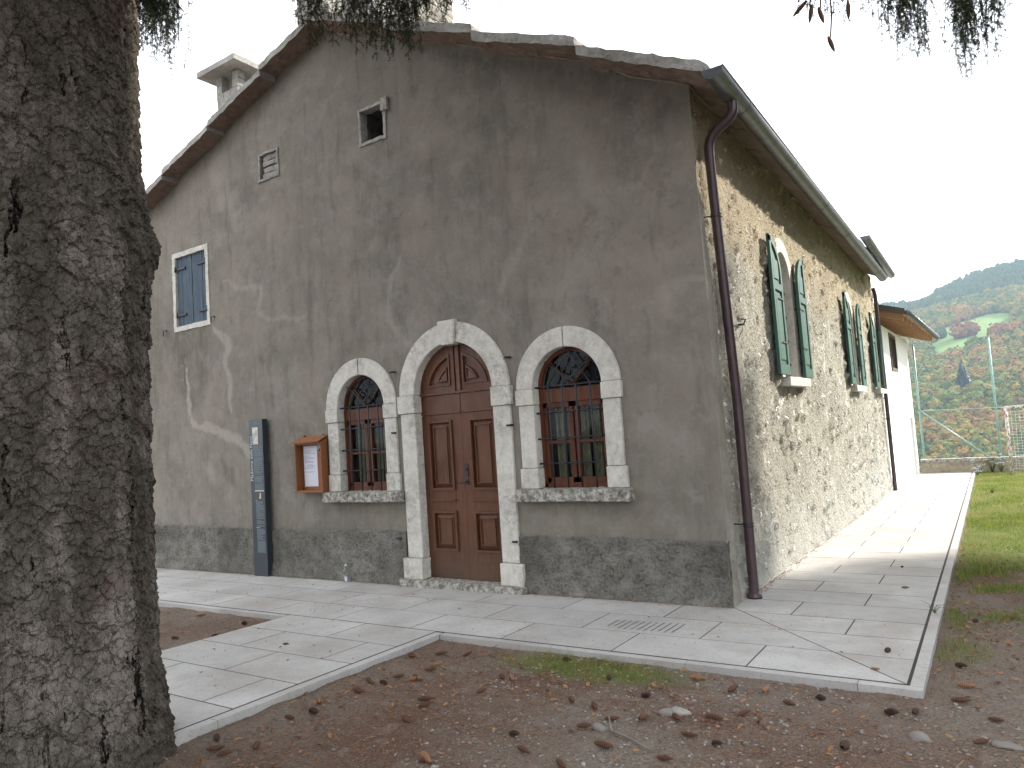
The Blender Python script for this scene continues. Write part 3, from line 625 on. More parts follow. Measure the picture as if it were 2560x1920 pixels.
for sgn in (-1, 1):
    # quarter fan panels
    def q(r0, z0, x0, n=10):
        p = [(DX + sgn * x0, z0)]
        a0 = math.asin(min(1, (z0 - DS) / r0)); a1 = math.acos(min(1, x0 / r0))
        return p + [(DX + sgn * r0 * math.cos(a0 + (a1 - a0) * i / n), DS + r0 * math.sin(a0 + (a1 - a0) * i / n)) for i in range(n + 1)]
    g.ring(q(.50, DS + .09, .10), q(.72, DS + .012, .035), FY, YD - .004, YD + .03, True); g.ring(q(.47, DS + .11, .125), q(.505, DS + .088, .10), FY, YD - .02, YD + .02, True)
    g.ring(q(.34, DS + .165, .17), q(.365, DS + .15, .155), FY, YD - .012, YD + .02, True)
    pl = q(.33, DS + .165, .17); g.prism(pl, FY, YD + .002, YD + .018)
g.build('transom_panel', DOORM, door, bevel=.002)
g = G(); g.box((-3.285, YD - .022, 1.36), (-3.235, YD - .011, 1.52)); g.tube([(-3.26, YD - .02, 1.30), (-3.26, YD - .06, 1.29), (-3.34, YD - .065, 1.285), (-3.37, YD - .06, 1.285)], .009, 8); g.box((-3.28, YD - .02, 1.26), (-3.24, YD - .011, 1.34)); g.tube([(-3.26, YD - .03, 1.46), (-3.26, YD - .02, 1.46)], .02, 12)
g.build('door_handle', IRON, door)
# iron pegs beside the door
for x, z in ((-4.31, 2.80), (-4.335, 1.98), (-4.35, .575), (-2.43, 2.79), (-2.46, 1.97), (-2.485, .58)):
    g = G(); g.tube([(x, .02, z), (x, -.06, z)], .014, 8); g.tube([(x, -.055, z), (x - .05, -.06, z)], .013, 8); g.build('iron_peg', IRON, CH)

def front_window(cx, seed):
    rnd = random.Random(seed); ri, ro = WR, .685; g = G()
    half_ring(g, cx, ri, ro, WS, 180, 90.6, -.03, .25); half_ring(g, cx, ri, ro, WS, 89.4, 0, -.03, .25)
    for s_ in (-1, 1):
        xi, xo = cx + s_ * ri, cx + s_ * (ro - .02)
        g.box((xi, -.03, 1.445), (xo, .25, 2.185)); g.box((xi - s_ * .008, -.045, 2.19), (xo + s_ * .03, .25, WS - .003)); g.box((xi - s_ * .008, -.04, 1.205), (xo + s_ * .025, .25, 1.44))
    w_ = g.build('window', STONE2 if seed == 1 else STONE, CH, bevel=.006)
    g = G(); rough_hex(g, [(cx - .735, -.13, 1.065), (cx - .735, .26, 1.065), (cx + .735, .26, 1.065), (cx + .735, -.13, 1.065), (cx - .735, -.13, 1.198), (cx - .735, .26, 1.205), (cx + .735, .26, 1.205), (cx + .735, -.13, 1.198)], .03, .009, 12); g.build('window_sill', SILL, w_)
    # wooden frame
    y0, y1 = .10, .15; g = G(); b = .045
    g.box((cx - ri - .01, y0, 1.2), (cx - ri + b, y1, 2.38)); g.box((cx + ri - b, y0, 1.2), (cx + ri + .01, y1, 2.38)); g.box((cx - ri, y0, 1.2), (cx + ri, y1, 1.26)); g.box((cx - ri, y0 - .01, 2.20), (cx + ri, y1, 2.36))
    for s_ in (-1, 1):
        x0, x1 = sorted((cx + s_ * .012, cx + s_ * (ri - b))); g.box((x0, y0 + .012, 1.26), (x0 + .05, y1 + .01, 2.20)); g.box((x1 - .05, y0 + .012, 1.26), (x1, y1 + .01, 2.20)); g.box((x0, y0 + .012, 1.26), (x1, y1 + .008, 1.32)); g.box((x0, y0 + .012, 2.14), (x1, y1 + .008, 2.20)); g.box((x0, y0 + .016, 1.715), (x1, y1 + .006, 1.75))
    g.ring(arc(cx, WS, ri - .045), arc(cx, WS, ri + .01), FY, y0, y1)
    for a in (48, 132): g.tube([(cx, y0 + .03, WS), (cx + ri * math.cos(R(a)), y0 + .03, WS + ri * math.sin(R(a)))], .012, 6)
    g.build('window_frame', FRAMEW, w_, bevel=.002)
    g = G(); po = arch_outline(cx, ri, WS, 1.22); g.add([(u, .141, v) for u, v in po], [tuple(range(len(po)))]); g.build('pane', GLASS, w_)
    # curtain, and a near-black box painting the room's darkness
    for s_ in (-1, 1):
        for k in range(2):
            g = G(); x0 = cx + s_ * (.10 + .16 * k) + rnd.uniform(-.02, .02); n = 14; vs = []
            for i in range(n + 1):
                x = x0 - .06 + .11 * i / n; y = .21 + .012 * math.sin(i * 1.9); vs += [(x, y, 1.25), (x, y, 2.3)]
            g.add(vs, [(2 * i, 2 * i + 2, 2 * i + 3, 2 * i + 1) for i in range(n)]); g.build('curtain', CURT, w_, fix=False)
    g = G(); x0, x1 = cx - .75, cx + .75
    g.add([(x0, .26, 1.0), (x1, .26, 1.0), (x1, .26, 3.0), (x0, .26, 3.0), (x0, 1.2, 1.0), (x1, 1.2, 1.0), (x1, 1.2, 3.0), (x0, 1.2, 3.0)], [(4, 5, 6, 7), (0, 1, 5, 4), (3, 2, 6, 7), (0, 3, 7, 4), (1, 2, 6, 5)]); g.build('dark_room_box', DARKIN, w_, fix=False)
    # grille
    g = G(); yg = .05; r_ = .0085
    for z in (1.49, 1.78, 2.085, 2.39): g.tube([(cx - ri - .03, yg, z), (cx + ri + .02, yg, z)], .010, 6); g.tube([(cx - ri + .0, yg - .03, z), (cx - ri + .0, yg + .03, z)], .013, 6)
    xs = [cx - .275, cx - .09, cx + .09, cx + .275]
    for x in xs: g.tube([(x, yg - .012, 1.2), (x, yg - .012, 2.40)], r_ + .002, 6)
    ap = (cx, yg - .012, WS + ri - .01)
    g.tube([(xs[0], yg - .012, 2.39), ap], r_, 6); g.tube([(xs[3], yg - .012, 2.39), ap], r_, 6)
    g.tube([(xs[1], yg - .006, 2.39), (cx + .31, yg - .006, WS + .305)], r_, 6); g.tube([(xs[2], yg - .006, 2.39), (cx - .31, yg - .006, WS + .305)], r_, 6)
    g.tube([(cx, yg - .012, 2.60), (cx, yg - .012, 2.73)], .005, 5); g.tube([(cx - .03, yg - .012, 2.695), (cx + .03, yg - .012, 2.695)], .005, 5)
    for s_ in (-1, 1):
        p = [(cx + s_ * (.0 + .075 * math.sin(R(a))), yg - .012, 2.53 + .075 * math.cos(R(a))) for a in range(0, 181, 20)]
        p += [(cx + s_ * (.04 - .035 * math.sin(R(a - 90))), yg - .012, 2.475 - .0 + .022 * math.cos(R(a))) for a in range(180, 400, 30)]
        g.tube(p, .0045, 5)
    g.build('grille', IRON, w_, fix=False); return w_
wl = front_window(WX1, 1); wl['label'] = 'arched barred window left of the door'
wr = front_window(WX2, 2); wr['label'] = 'arched barred window right of the door'

# small square opening, bricked vent and blue shuttered window
g = G(); x0, x1, z0, z1 = -4.70, -4.27, 6.10, 6.55; e = .045
def rb(g, a, b, st=.05, am=.012):
    (x0, y0, z0), (x1, y1, z1) = a, b; rough_hex(g, [(x0, y0, z0), (x0, y1, z0), (x1, y1, z0), (x1, y0, z0), (x0, y0, z1), (x0, y1, z1), (x1, y1, z1), (x1, y0, z1)], st, am, 10)
rb(g, (x0 - e, -.02, z0 - e), (x0, .12, z1 + e)); rb(g, (x1, -.02, z0 - e), (x1 + e, .12, z1 + e)); rb(g, (x0 - e, -.02, z0 - e), (x1 + e, .12, z0)); rb(g, (x0 - e, -.02, z1), (x1 + e, .12, z1 + e)); rb(g, (x1 + .0, -.05, z1 - .12), (x1 + .11, .1, z1 + .06))
hole = g.build('vent_opening', ROOFT, CH)
g = G(); g.add([(x0 - .05, .1, z0 - .05), (x1 + .05, .1, z0 - .05), (x1 + .05, .1, z1 + .05), (x0 - .05, .1, z1 + .05), (x0 - .05, 1.1, z0 - .05), (x1 + .05, 1.1, z0 - .05), (x1 + .05, 1.1, z1 + .05), (x0 - .05, 1.1, z1 + .05)], [(4, 5, 6, 7), (0, 1, 5, 4), (3, 2, 6, 7), (0, 3, 7, 4), (1, 2, 6, 5)]); g.build('opening_lining', PLINTH, hole, fix=False)
g = G(); x0, x1, z0, z1 = -6.94, -6.52, 6.13, 6.52; e = .03
rb(g, (x0 - e, -.015, z0 - e), (x0, .1, z1 + e)); rb(g, (x1, -.015, z0 - e), (x1 + e, .1, z1 + e)); rb(g, (x0 - e - .03, -.02, z0 - e), (x1 + e, .1, z0)); rb(g, (x0 - e, -.015, z1), (x1 + e, .1, z1 + e)); g.box((x0, .07, z0), (x1, .1, z1))
for k in range(4):
    z = z0 + .01 + k * .097; rb(g, (x0 + .05, .01 + .012 * (k % 2), z), (x1 - .01, .09, z + .078), .04, .014)
g.build('bricked_vent', ROOFT, CH)
x0, x1, z0, z1 = -9.36, -8.48, 4.11, 5.33; e = .085; g = G()
rb(g, (x0 - e, -.012, z0 - e), (x0, .12, z1 + e), .06, .008); rb(g, (x1, -.012, z0 - e), (x1 + e, .12, z1 + e), .06, .008); rb(g, (x0, -.012, z1), (x1, .12, z1 + e), .06, .008); rb(g, (x0, -.012, z0 - e), (x1, .12, z0), .06, .01)
bw = g.build('shuttered_window', STONE, CH)
for k, (a, b) in enumerate(((x0, -8.925), (-8.915, x1))):
    g = G(); n = 3; ed = [a + (b - a) * i / n for i in range(n + 1)]
    for i in range(n): g.box((ed[i] + .002, .03 + .003 * ((i + k) % 2), z0 + .004), (ed[i + 1] - .002, .06, z1 - .004))
    sh = g.build('shutter', BLUEW, bw)
    for z in (z0 + .2, z1 - .2):
        g = G()
        if k == 0: g.box((a - .01, .008, z - .02), (a + .26, .028, z + .02)); g.tube([(a - .01, .0, z - .05), (a - .01, .0, z + .05)], .016, 8)
        else: g.box((b - .26, .008, z - .02), (b + .01, .028, z + .02)); g.tube([(b + .01, .0, z - .05), (b + .01, .0, z + .05)], .016, 8)
        g.build('strap_hinge', IRON, bw)
for x, z in ((-8.33, 4.13), (-9.74, 4.08)):
    g = G(); g.box((x - .0, -.05, z), (x + .11, -.035, z + .014)); g.box((x, -.05, z - .09), (x + .014, -.035, z)); g.tube([(x + .05, .02, z + .007), (x + .05, -.045, z + .007)], .008, 6); g.build('shutter_catch', IRON, CH)
# side windows
for wi, wy in enumerate(WY):
    g = G(); ri, ro = SWR, .64
    g.ring([(wy - ri, SW0)] + arc(wy, SWS, ri) + [(wy + ri, SW0)], [(wy - ro, SW0)] + arc(wy, SWS, ro) + [(wy + ro, SW0)], FX, .028, -.32)
    w_ = g.build('side_window', STONE3, CH, bevel=.005)
    g = G(); rb2 = [(-.30, wy - .66, 2.275), (-.30, wy + .66, 2.275), (.14, wy + .66, 2.275), (.14, wy - .66, 2.275)]; rough_hex(g, rb2 + [(a, b, 2.398) for a, b, _ in rb2], .08, .008, 9); g.build('window_sill', STONE3, w_)
    g = G(); g.ring([(wy - ri + .05, SW0 + .05)] + arc(wy, SWS, ri - .05) + [(wy + ri - .05, SW0 + .05)], [(wy - ri, SW0)] + arc(wy, SWS, ri) + [(wy + ri, SW0)], FX, -.24, -.29, True)
    g.box((-.29, wy - .02, SW0), (-.25, wy + .02, SWS + ri)); g.box((-.29, wy - ri, SWS - .02), (-.25, wy + ri, SWS + .02)); g.build('window_frame', FRAMEW, w_)
    g = G(); po = arch_outline(wy, ri, SWS, SW0); g.add([(-.273, u, v) for u, v in po], [tuple(range(len(po)))]); g.build('pane', GLASS, w_)
    g = G(); g.box((-1.3, wy - .8, 2.2), (-.33, wy + .8, 2.21)); g.add([(-.33, wy - .8, 2.2), (-.33, wy + .8, 2.2), (-.33, wy + .8, 4.6), (-.33, wy - .8, 4.6), (-1.3, wy - .8, 2.2), (-1.3, wy + .8, 2.2), (-1.3, wy + .8, 4.6), (-1.3, wy - .8, 4.6)], [(4, 5, 6, 7), (3, 2, 6, 7), (0, 3, 7, 4), (1, 2, 6, 5)]); g.build('dark_room_box', DARKIN, w_, fix=False)
    g = G(); xg = -.07
    for z in (2.62, 2.98, 3.34, 3.70): g.tube([(xg, wy - ri - .02, z), (xg, wy + ri + .02, z)], .011, 6)
    for k in (-.24, 0, .24): g.tube([(xg + .012, wy + k, SW0), (xg + .012, wy + k, SWS + .02)], .010, 6)
    g.tube([(xg, wy - .24, SWS), (xg, wy + .02, SWS + ri)], .009, 6); g.tube([(xg, wy + .24, SWS), (xg, wy - .02, SWS + ri)], .009, 6); g.tube([(xg, wy - .24, SWS), (xg, wy + .33, SWS + .3)], .009, 6); g.tube([(xg, wy + .24, SWS), (xg, wy - .33, SWS + .3)], .009, 6)
    g.build('grille', IRON, w_, fix=False)
    for s_ in (-1, 1):
        hy = wy + s_ * .52; W_ = .55; xs_ = .075; th = .04; z0 = 2.42; zs = 3.80
        # leaf folded open: free edge (tall side) away from the opening
        def O(d, rr): return hy + s_ * d
        def prof(x, inset=0):       # height of the leaf at distance x from its hinge
            return zs + math.sqrt(max(0, (W_ - inset) ** 2 - (W_ - x) ** 2))
        n = 12; outl = [(hy, z0), (hy, zs)] + [(hy + s_ * (W_ - W_ * math.cos(R(90 * i / n))), zs + W_ * .93 * math.sin(R(90 * i / n))) for i in range(1, n + 1)] + [(hy + s_ * W_, z0)]
        g = G(); g.prism(outl, FX, xs_, xs_ + .02)
        b = .085; zr = 3.62
        x1 = xs_ + .021; x2 = xs_ + .042
        def bx(d0, d1, za, zb, a=x1, c=x2): g.box((a, hy + s_ * d0, za), (c, hy + s_ * d1, zb))
        bx(0, b, z0, zs); bx(W_ - b, W_, z0, zs + W_ * .90); bx(b, W_ - b, z0, z0 + .14); bx(b, W_ - b, zr - .05, zr + .05)
        Ro = W_; Ri = W_ - b
        oo = [(hy + s_ * (W_ - Ro * math.cos(R(90 * i / n))), zs + Ro * .93 * math.sin(R(90 * i / n))) for i in range(n + 1)]
        ii = [(hy + s_ * (W_ - Ri * math.cos(R(90 * i / n))), zs + Ri * .90 * math.sin(R(90 * i / n))) for i in range(n + 1)]
        g.ring(ii, oo, FX, x1, x2)
        bx(b + .05, W_ - b - .05, z0 + .2, zr - .11, x1, x1 + .012); bx(b + .06, W_ - b - .05, zr + .11, zs + .2, x1, x1 + .012)
        g.cur = 1
        for z in (2.85, 3.45): g.box((x2, hy, z), (x2 + .006, hy + s_ * .3, z + .022)); g.tube([(.02, hy, z + .011), (x2 + .004, hy, z + .011)], .008, 6)
        sh = g.build('shutter', [GREEN, IRON], w_, bevel=.002)

g = G(); g.tube([(-.02, 1.12, 2.95), (.09, 1.12, 2.95)], .012, 6); g.tube([(.08, 1.12, 2.95), (.085, 1.2, 3.02), (.08, 1.05, 3.0)], .01, 6); g.tube([(.06, 1.1, 2.95), (.07, 1.1, 2.88), (.05, 1.05, 2.84), (.03, 1.08, 2.8)], .004, 5); g.build('iron_hook', IRON, CH, fix=False)

# ---------------------------------------------------------------- bell tower behind the ridge
TW = thing('bell_tower', (-10.1, 6.5, 0), 'rough stone bell tower rising behind the church roof ridge', 'tower')
def m_rubble():
    s = M('rubble_masonry', disp=True); v = s.scale(s.warp(.08, 3), (1, 1, 1.9)); e = s.vor(2.6, 'DISTANCE_TO_EDGE', v=v); c_ = s.sep(s.vor(2.6, out='Color', v=v))[0]
    c = s.mix(c_, (.15, .14, .12), (.30, .28, .24)); c = s.mix(s.ramp(e, [(0.0, 1.0), (.05, 0.0)]), c, (.12, .11, .09)); c = s.mix(s.ramp(s.noise(8, 5), [(.45, 0.0), (.7, .6)]), c, (.2, .185, .155))
    s.disp(s.ma('ADD', s.ramp(e, [(0.0, 0.0), (.1, .6)]), s.ma('MULTIPLY', s.noise(20, 4), .4)), .06); return s.end(c, .95, spec=.1)
RUB = m_rubble()
tg = []
for fn, us_ in ((lambda u, v: np.stack([u, 5 + 0 * u, v], 1), (-11.6, -8.75)), (lambda u, v: np.stack([-8.75 + 0 * u, u, v], 1), (5, 7.9))):
    V, F = grid(np.linspace(*us_, 60), np.linspace(5.5, 17, 220), fn); tg.append((V, F))
V = np.concatenate([tg[0][0], tg[1][0]]); F = np.concatenate([tg[0][1], tg[1][1] + len(tg[0][0])])
npmesh('tower_wall', V, F, RUB, TW, False)
g = G(); g.box((-11.6, 5.1, 0), (-11.45, 7.9, 17)); g.box((-11.45, 7.7, 0), (-8.85, 7.9, 17)); g.box((-11.8, 4.8, 17), (-8.55, 8.1, 17.2)); g.build('tower_top', RUB, TW)
for k in range(10):
    ws = G(); z = 8.6 + k * .85; rough_hex(ws, [(-9.1, 4.96, z), (-9.1, 5.3, z), (-8.71, 5.3, z), (-8.71, 4.96, z), (-9.1, 4.96, z + .38), (-9.1, 5.3, z + .38), (-8.71, 5.3, z + .38), (-8.71, 4.96, z + .38)], .12, .01); ws.build('corner_stone', STONE3, TW)

# ---------------------------------------------------------------- white annex
AN = thing('annex_building', (-1.5, 18.5, -.4), 'white plastered annex with brown timber eaves behind the church', 'building')
def m_white():
    s = M('white_plaster'); a = s.noise(3, 5, .6); b = s.noise(14, 5, .65)
    c = s.mix(s.ramp(a, [(.4, 0.0), (.7, .5)]), (.78, .78, .74), (.66, .66, .60)); z = s.sep()[2]
    c = s.mix(s.ma('MULTIPLY', s.ramp(s.ma('ADD', z, s.ma('MULTIPLY', s.noise(2, 5), 1.2)), [(.6, 0.0), (2.2, .0), (2.6, .0), (3.0, 0.0)]), .4), c, (.5, .5, .45))
    return s.end(c, .9, s.bump(b, .008, .6), spec=.15)
WHITE = m_white()
g = G(); A0, A1 = (.02, 14.62), (.16, 21.9)
def wallp(s0, s1, za, zb, th=.2):
    f = lambda s: (A0[0] + (A1[0] - A0[0]) * s, A0[1] + (A1[1] - A0[1]) * s)
    (xa, ya), (xb, yb) = f(s0), f(s1); g.add([(xa, ya, za), (xb, yb, za), (xb - th, yb, za), (xa - th, ya, za), (xa, ya, zb), (xb, yb, zb), (xb - th, yb, zb), (xa - th, ya, zb)], [(0, 3, 2, 1), (4, 5, 6, 7), (0, 1, 5, 4), (1, 2, 6, 5), (2, 3, 7, 6), (3, 0, 4, 7)])
s_w0, s_w1 = (17.0 - A0[1]) / 7.28, (18.7 - A0[1]) / 7.28; s_d0, s_d1 = (20.55 - A0[1]) / 7.28, (21.45 - A0[1]) / 7.28
wallp(0, s_w0, -.6, 4.25); wallp(s_w0, s_w1, -.6, 3.0); wallp(s_w0, s_w1, 4.15, 4.25); wallp(s_w1, s_d0, -.6, 4.25); wallp(s_d0, s_d1, 1.5, 4.25); wallp(s_d1, 1, -.6, 4.25)
g.box((-5, 21.7, -.6), (A1[0] - .21, 21.9, 4.6)); g.build('wall', WHITE, AN)
g = G()
for a, b in (((.0, 17.0, 3.0), (.10, 17.1, 4.15)), ((.0, 18.6, 3.0), (.10, 18.7, 4.15)), ((.0, 17.1, 3.0), (.10, 18.6, 3.1)), ((.0, 17.1, 4.05), (.10, 18.6, 4.15)), ((.02, 17.82, 3.1), (.07, 17.88, 4.05))): g.box(a, b)
aw = g.build('window', m_simple('dark_window_frame', (.10, .07, .06), .6), AN); g = G(); g.box((.0, 17.1, 3.1), (.012, 18.6, 4.05)); g.build('pane', GLASS, aw); g = G(); g.box((-.3, 17.0, 3.0), (-.19, 18.7, 4.15)); g.build('dark_room_box', DARKIN, aw)
g = G(); g.box((-.05, 20.55, -.55), (.02, 21.45, 1.5)); g.build('door', m_simple('pale_grey_door', (.45, .45, .46), .6), AN)
# roof: underside boards, rafters, fascia, metal edge and gutter
E0, E1 = (.70, 14.95), (1.02, 23.0); I0, I1 = (-3.2, 14.95), (-3.0, 23.0); rise = .34
def rp(p, z): return (p[0], p[1], z)
ze0, ze1 = 4.42, 4.30
g = G(); zi = ze0 + rise * 3.9
g.add([rp(E0, ze0), rp(E1, ze1), rp(I1, zi), rp(I0, zi), rp(E0, ze0 + .05), rp(E1, ze1 + .05), rp(I1, zi + .05), rp(I0, zi + .05)], [(0, 1, 2, 3), (7, 6, 5, 4), (0, 4, 5, 1), (1, 5, 6, 2), (2, 6, 7, 3), (3, 7, 4, 0)])
s_, c_, g_, f_ = m_wood('eave_timber', (.36, .20, .10), (.50, .30, .17), axis=(2, 8, 8)); TIMB = s_.end(c_, .6, s_.bump(f_, .002, .5))
rf = g.build('roof', TIMB, AN)
nr = 10
for k in range(nr):
    g = G()
    t = (k + .12) / nr; ex, ey = E0[0] + (E1[0] - E0[0]) * t - .05, E0[1] + (E1[1] - E0[1]) * t; ez = ze0 + (ze1 - ze0) * t
    a = Vector((ex, ey, ez)); d = Vector((-1.1, 0, rise * 1.1)); w_ = Vector((0, .10, 0)); h = Vector((0, 0, -.17))
    g.add([a, a + w_, a + w_ + d, a + d, a + h, a + w_ + h, a + w_ + d + h, a + d + h], [(0, 1, 2, 3), (7, 6, 5, 4), (0, 4, 5, 1), (1, 5, 6, 2), (2, 6, 7, 3), (3, 7, 4, 0)]); g.build('rafter', TIMB, rf)
g = G(); a, b = Vector((E0[0] + .02, E0[1] - .02, ze0 - .03)), Vector((-3.2, 14.93, zi - .03)); g.add([a, b, b + Vector((0, 0, .17)), a + Vector((0, 0, .17)), a + Vector((0, .03, 0)), b + Vector((0, .03, 0)), b + Vector((0, .03, .17)), a + Vector((0, .03, .17))], [(0, 1, 2, 3), (7, 6, 5, 4), (0, 4, 5, 1), (1, 5, 6, 2), (2, 6, 7, 3), (3, 7, 4, 0)]); g.build('fascia', m_simple('brown_sheet_metal', (.10, .08, .075), .45, .3), rf)
g = G(); g.add([rp(E0, ze0 + .09), rp(E1, ze1 + .09), rp(I1, zi + .09), rp(I0, zi + .09), rp(E0, ze0 + .15), rp(E1, ze1 + .15), rp(I1, zi + .15), rp(I0, zi + .15)], [(0, 1, 2, 3), (7, 6, 5, 4), (0, 4, 5, 1), (1, 5, 6, 2), (2, 6, 7, 3), (3, 7, 4, 0)]); g.build('roof_slabs', ROOFT, rf)
g = G(); g.tube([(E0[0] + .07, E0[1], ze0 + .03), (E1[0] + .07, E1[1], ze1 + .03)], .075, 12)
for k in range(12):
    t = (k + .5) / 12; x, y, z = E0[0] + .07 + (E1[0] - E0[0]) * t, E0[1] + (E1[1] - E0[1]) * t, ze0 + .03 + (ze1 - ze0) * t; g.tube([(x, y, z), (x, y + .04, z)], .082, 12)
g.build('gutter', GUTM, rf)
# ---------------------------------------------------------------- ground, pavement
def gspace(a, b, lo, hi, step, grow=1.12):
    xs = list(np.arange(a, b, step)); s = step; x = xs[-1]
    while x < hi: s *= grow; x += s; xs.append(min(x, hi))
    s = step; x = a; pre = []
    while x > lo: s *= grow; x -= s; pre.append(max(x, lo))
    return np.array(pre[::-1] + xs)
gx = gspace(-6.5, 4.2, -90, 90, .021); gy = gspace(-6.6, 3.4, -90, 22.35, .021, 1.05)
def lawn(x, y):
    e = (fbm(x * .9, y * .9, 4, 21) - .5) * 1.6
    a = np.clip((y - 2.9 + e * .6) / .5, 0, 1) * np.clip((x - 1.8) / .1, 0, 1)
    b = np.clip((fbm(x * 2.2, y * 2.2, 4, 33) - .49) / .08, 0, 1) * np.clip((y + .3) / 1, 0, 1) * np.clip((x - 1.8) / .1, 0, 1) * .7
    c = np.clip((.9 - np.hypot((x - 1.98) / .28, (y + .75) / .5)) * 2, 0, 1) * .35
    d = np.clip((1 - np.hypot((x + .55) / 1.05, (y + 2.2) / .34) + e * .25) * 2, 0, 1) * .8
    return np.maximum(np.maximum(a, b), np.maximum(c, d))
def gfn(u, v):
    z = GZ(u, v) - .05 + .03 * (fbm(u * 1.1, v * 1.1, 4, 2) - .5) + .02 * (fbm(u * 5, v * 5, 3, 9) - .5)
    z = z - .06 * ((u < 1.7) & (v > -1.8)); return np.stack([u, v, z], 1)
V, F = grid(gx, gy, gfn)
tag(npmesh('ground', V, F, DIRT, None, True, {'green': lawn(V[:, 0], V[:, 1])}), kind='structure')

def clip(poly, a, b, c):            # keep a*x + b*y <= c
    o = []
    for i in range(len(poly)):
        p, q = poly[i], poly[(i + 1) % len(poly)]; dp, dq = a * p[0] + b * p[1] - c, a * q[0] + b * q[1] - c
        if dp <= 1e-9: o.append(p)
        if (dp < -1e-9 and dq > 1e-9) or (dp > 1e-9 and dq < -1e-9): t = dp / (dp - dq); o.append((p[0] + (q[0] - p[0]) * t, p[1] + (q[1] - p[1]) * t))
    return o
pv = []; tones = []
def slab(poly, gap=.006, top=0.0, th=.14, mat=0, bev=.004):
    if len(poly) < 3: return
    ar = sum(poly[i][0] * poly[(i + 1) % len(poly)][1] - poly[(i + 1) % len(poly)][0] * poly[i][1] for i in range(len(poly)))
    if ar < 0: poly = poly[::-1]
    n = len(poly)
    def inset(d):
        p2 = list(poly)
        for i in range(n):
            p, q = poly[i], poly[(i + 1) % n]; L = math.hypot(q[0] - p[0], q[1] - p[1]) or 1e-9
            nx, ny = (q[1] - p[1]) / L, -(q[0] - p[0]) / L; p2 = clip(p2, nx, ny, nx * p[0] + ny * p[1] - d)
        return p2
    o, i_ = inset(gap), inset(gap + bev)
    if len(o) < 3 or len(i_) != len(o): return
    pv.append((o, i_, top + random.uniform(-.0004, .0010), th, random.random()))
xm = lambda y: .02 - y * .926
rowsA = [(0.10, -.617, -.46, 1.135), (-.617, -1.235, .11, 1.135), (-1.235, -1.828, .665, 1.10)]
for y0, y1, j0, pit in rowsA:
    xs = [j0 + pit * k for k in range(3, -13, -1)]
    for a, b in zip(xs[:-1], xs[1:]):
        p = [(b, y1), (a, y1), (a, y0), (b, y0)]; p = clip(p, 1, .926, .02)
        if p: slab(p)
yb = [-1.83, -1.25, -.70, -.158, .42]
while yb[-1] < 22: yb.append(yb[-1] + .553)
for k, (y0, y1) in enumerate(zip(yb[:-1], yb[1:])):
    js = [-.05, .613 if k % 2 else 1.167, 1.718]
    if k % 2 == 0: js = [-.05, .06, 1.167, 1.718]
    for a, b in zip(js[:-1], js[1:]):
        p = [(a, y0), (b, y0), (b, y1), (a, y1)]; p = clip(p, -1, -.926, -.02)
        if p: slab(p)
yp = [-1.834, -2.39, -2.94, -3.50, -4.07]
while yp[-1] > -14: yp.append(yp[-1] - .565)
for k, (y0, y1) in enumerate(zip(yp[:-1], yp[1:])):
    js = [-4.40, -3.22, -2.285] if k % 2 == 0 else [-4.40, -3.79, -2.65, -2.285]
    for a, b in zip(js[:-1], js[1:]): slab([(a, y1), (b, y1), (b, y0), (a, y0)])
x = -2.17
while x < 1.8: slab([(x, -1.93), (min(x + 1.2, 1.815), -1.93), (min(x + 1.2, 1.815), -1.846), (x, -1.846)], .002, -.0005); x += 1.2
x = -4.40
while x > -13: slab([(x - 1.2, -1.93), (x, -1.93), (x, -1.848), (x - 1.2, -1.848)], .002, -.0005); x -= 1.2
y = -1.845
while y < 22: slab([(1.732, y), (1.815, y), (1.815, y + 1.2), (1.732, y + 1.2)], .002, -.0005); y += 1.2
y = -1.86
while y > -14: slab([(-2.27, y - 1.2), (-2.18, y - 1.2), (-2.18, y), (-2.27, y)], .002, -.0005); y -= 1.2
g = G(); tn = []
for o, i_, tp, th, t in pv:
    n = len(o); b0 = len(g.v)
    vs = [(p[0], p[1], GZ(*p) + tp) for p in i_] + [(p[0], p[1], GZ(*p) + tp - .001) for p in o] + [(p[0], p[1], GZ(*p) + tp - th) for p in o]
    g.add(vs, [tuple(range(n))] + [(i, n + i, n + (i + 1) % n, (i + 1) % n) for i in range(n)] + [(n + i, 2 * n + i, 2 * n + (i + 1) % n, n + (i + 1) % n) for i in range(n)]); tn += [t] * (3 * n)
pav = g.build('pavement', SLAB, None, fix=False)
a = pav.data.attributes.new('tone', 'FLOAT', 'POINT'); a.data.foreach_set('value', tn); tag(pav, kind='structure')
GROUT = m_simple('dark_joint_grit', (.05, .042, .038), .95, sc=60)
g = G()
for (x0, x1, y0, y1) in ((-13, 1.80, -1.92, .15), (.0, 1.80, .15, 22.2), (-4.39, -2.19, -14, -1.92)):
    g.add([(x0, y0, GZ(x0, y0) - .0022), (x1, y0, GZ(x1, y0) - .0022), (x1, y1, GZ(x1, y1) - .0022), (x0, y1, GZ(x0, y1) - .0022)], [(0, 1, 2, 3)])
g.build('joint_bed', GROUT, pav, fix=False)
g = G()
for k in range(11):
    x = -.82 + k * .064; y0, y1 = -1.19 + .01 * (k % 3) + .004 * k, -.87 + .012 * (k % 2) + .005 * k
    if k < 2: y0 += .08
    g.add([(x, y0, GZ(x, y0) + .004), (x + .009, y0, GZ(x, y0) + .004), (x + .014, y1, GZ(x, y1) + .004), (x + .006, y1, GZ(x, y1) + .004)], [(0, 1, 2, 3)])
g.build('drain_slots', GROUT, pav, fix=False)

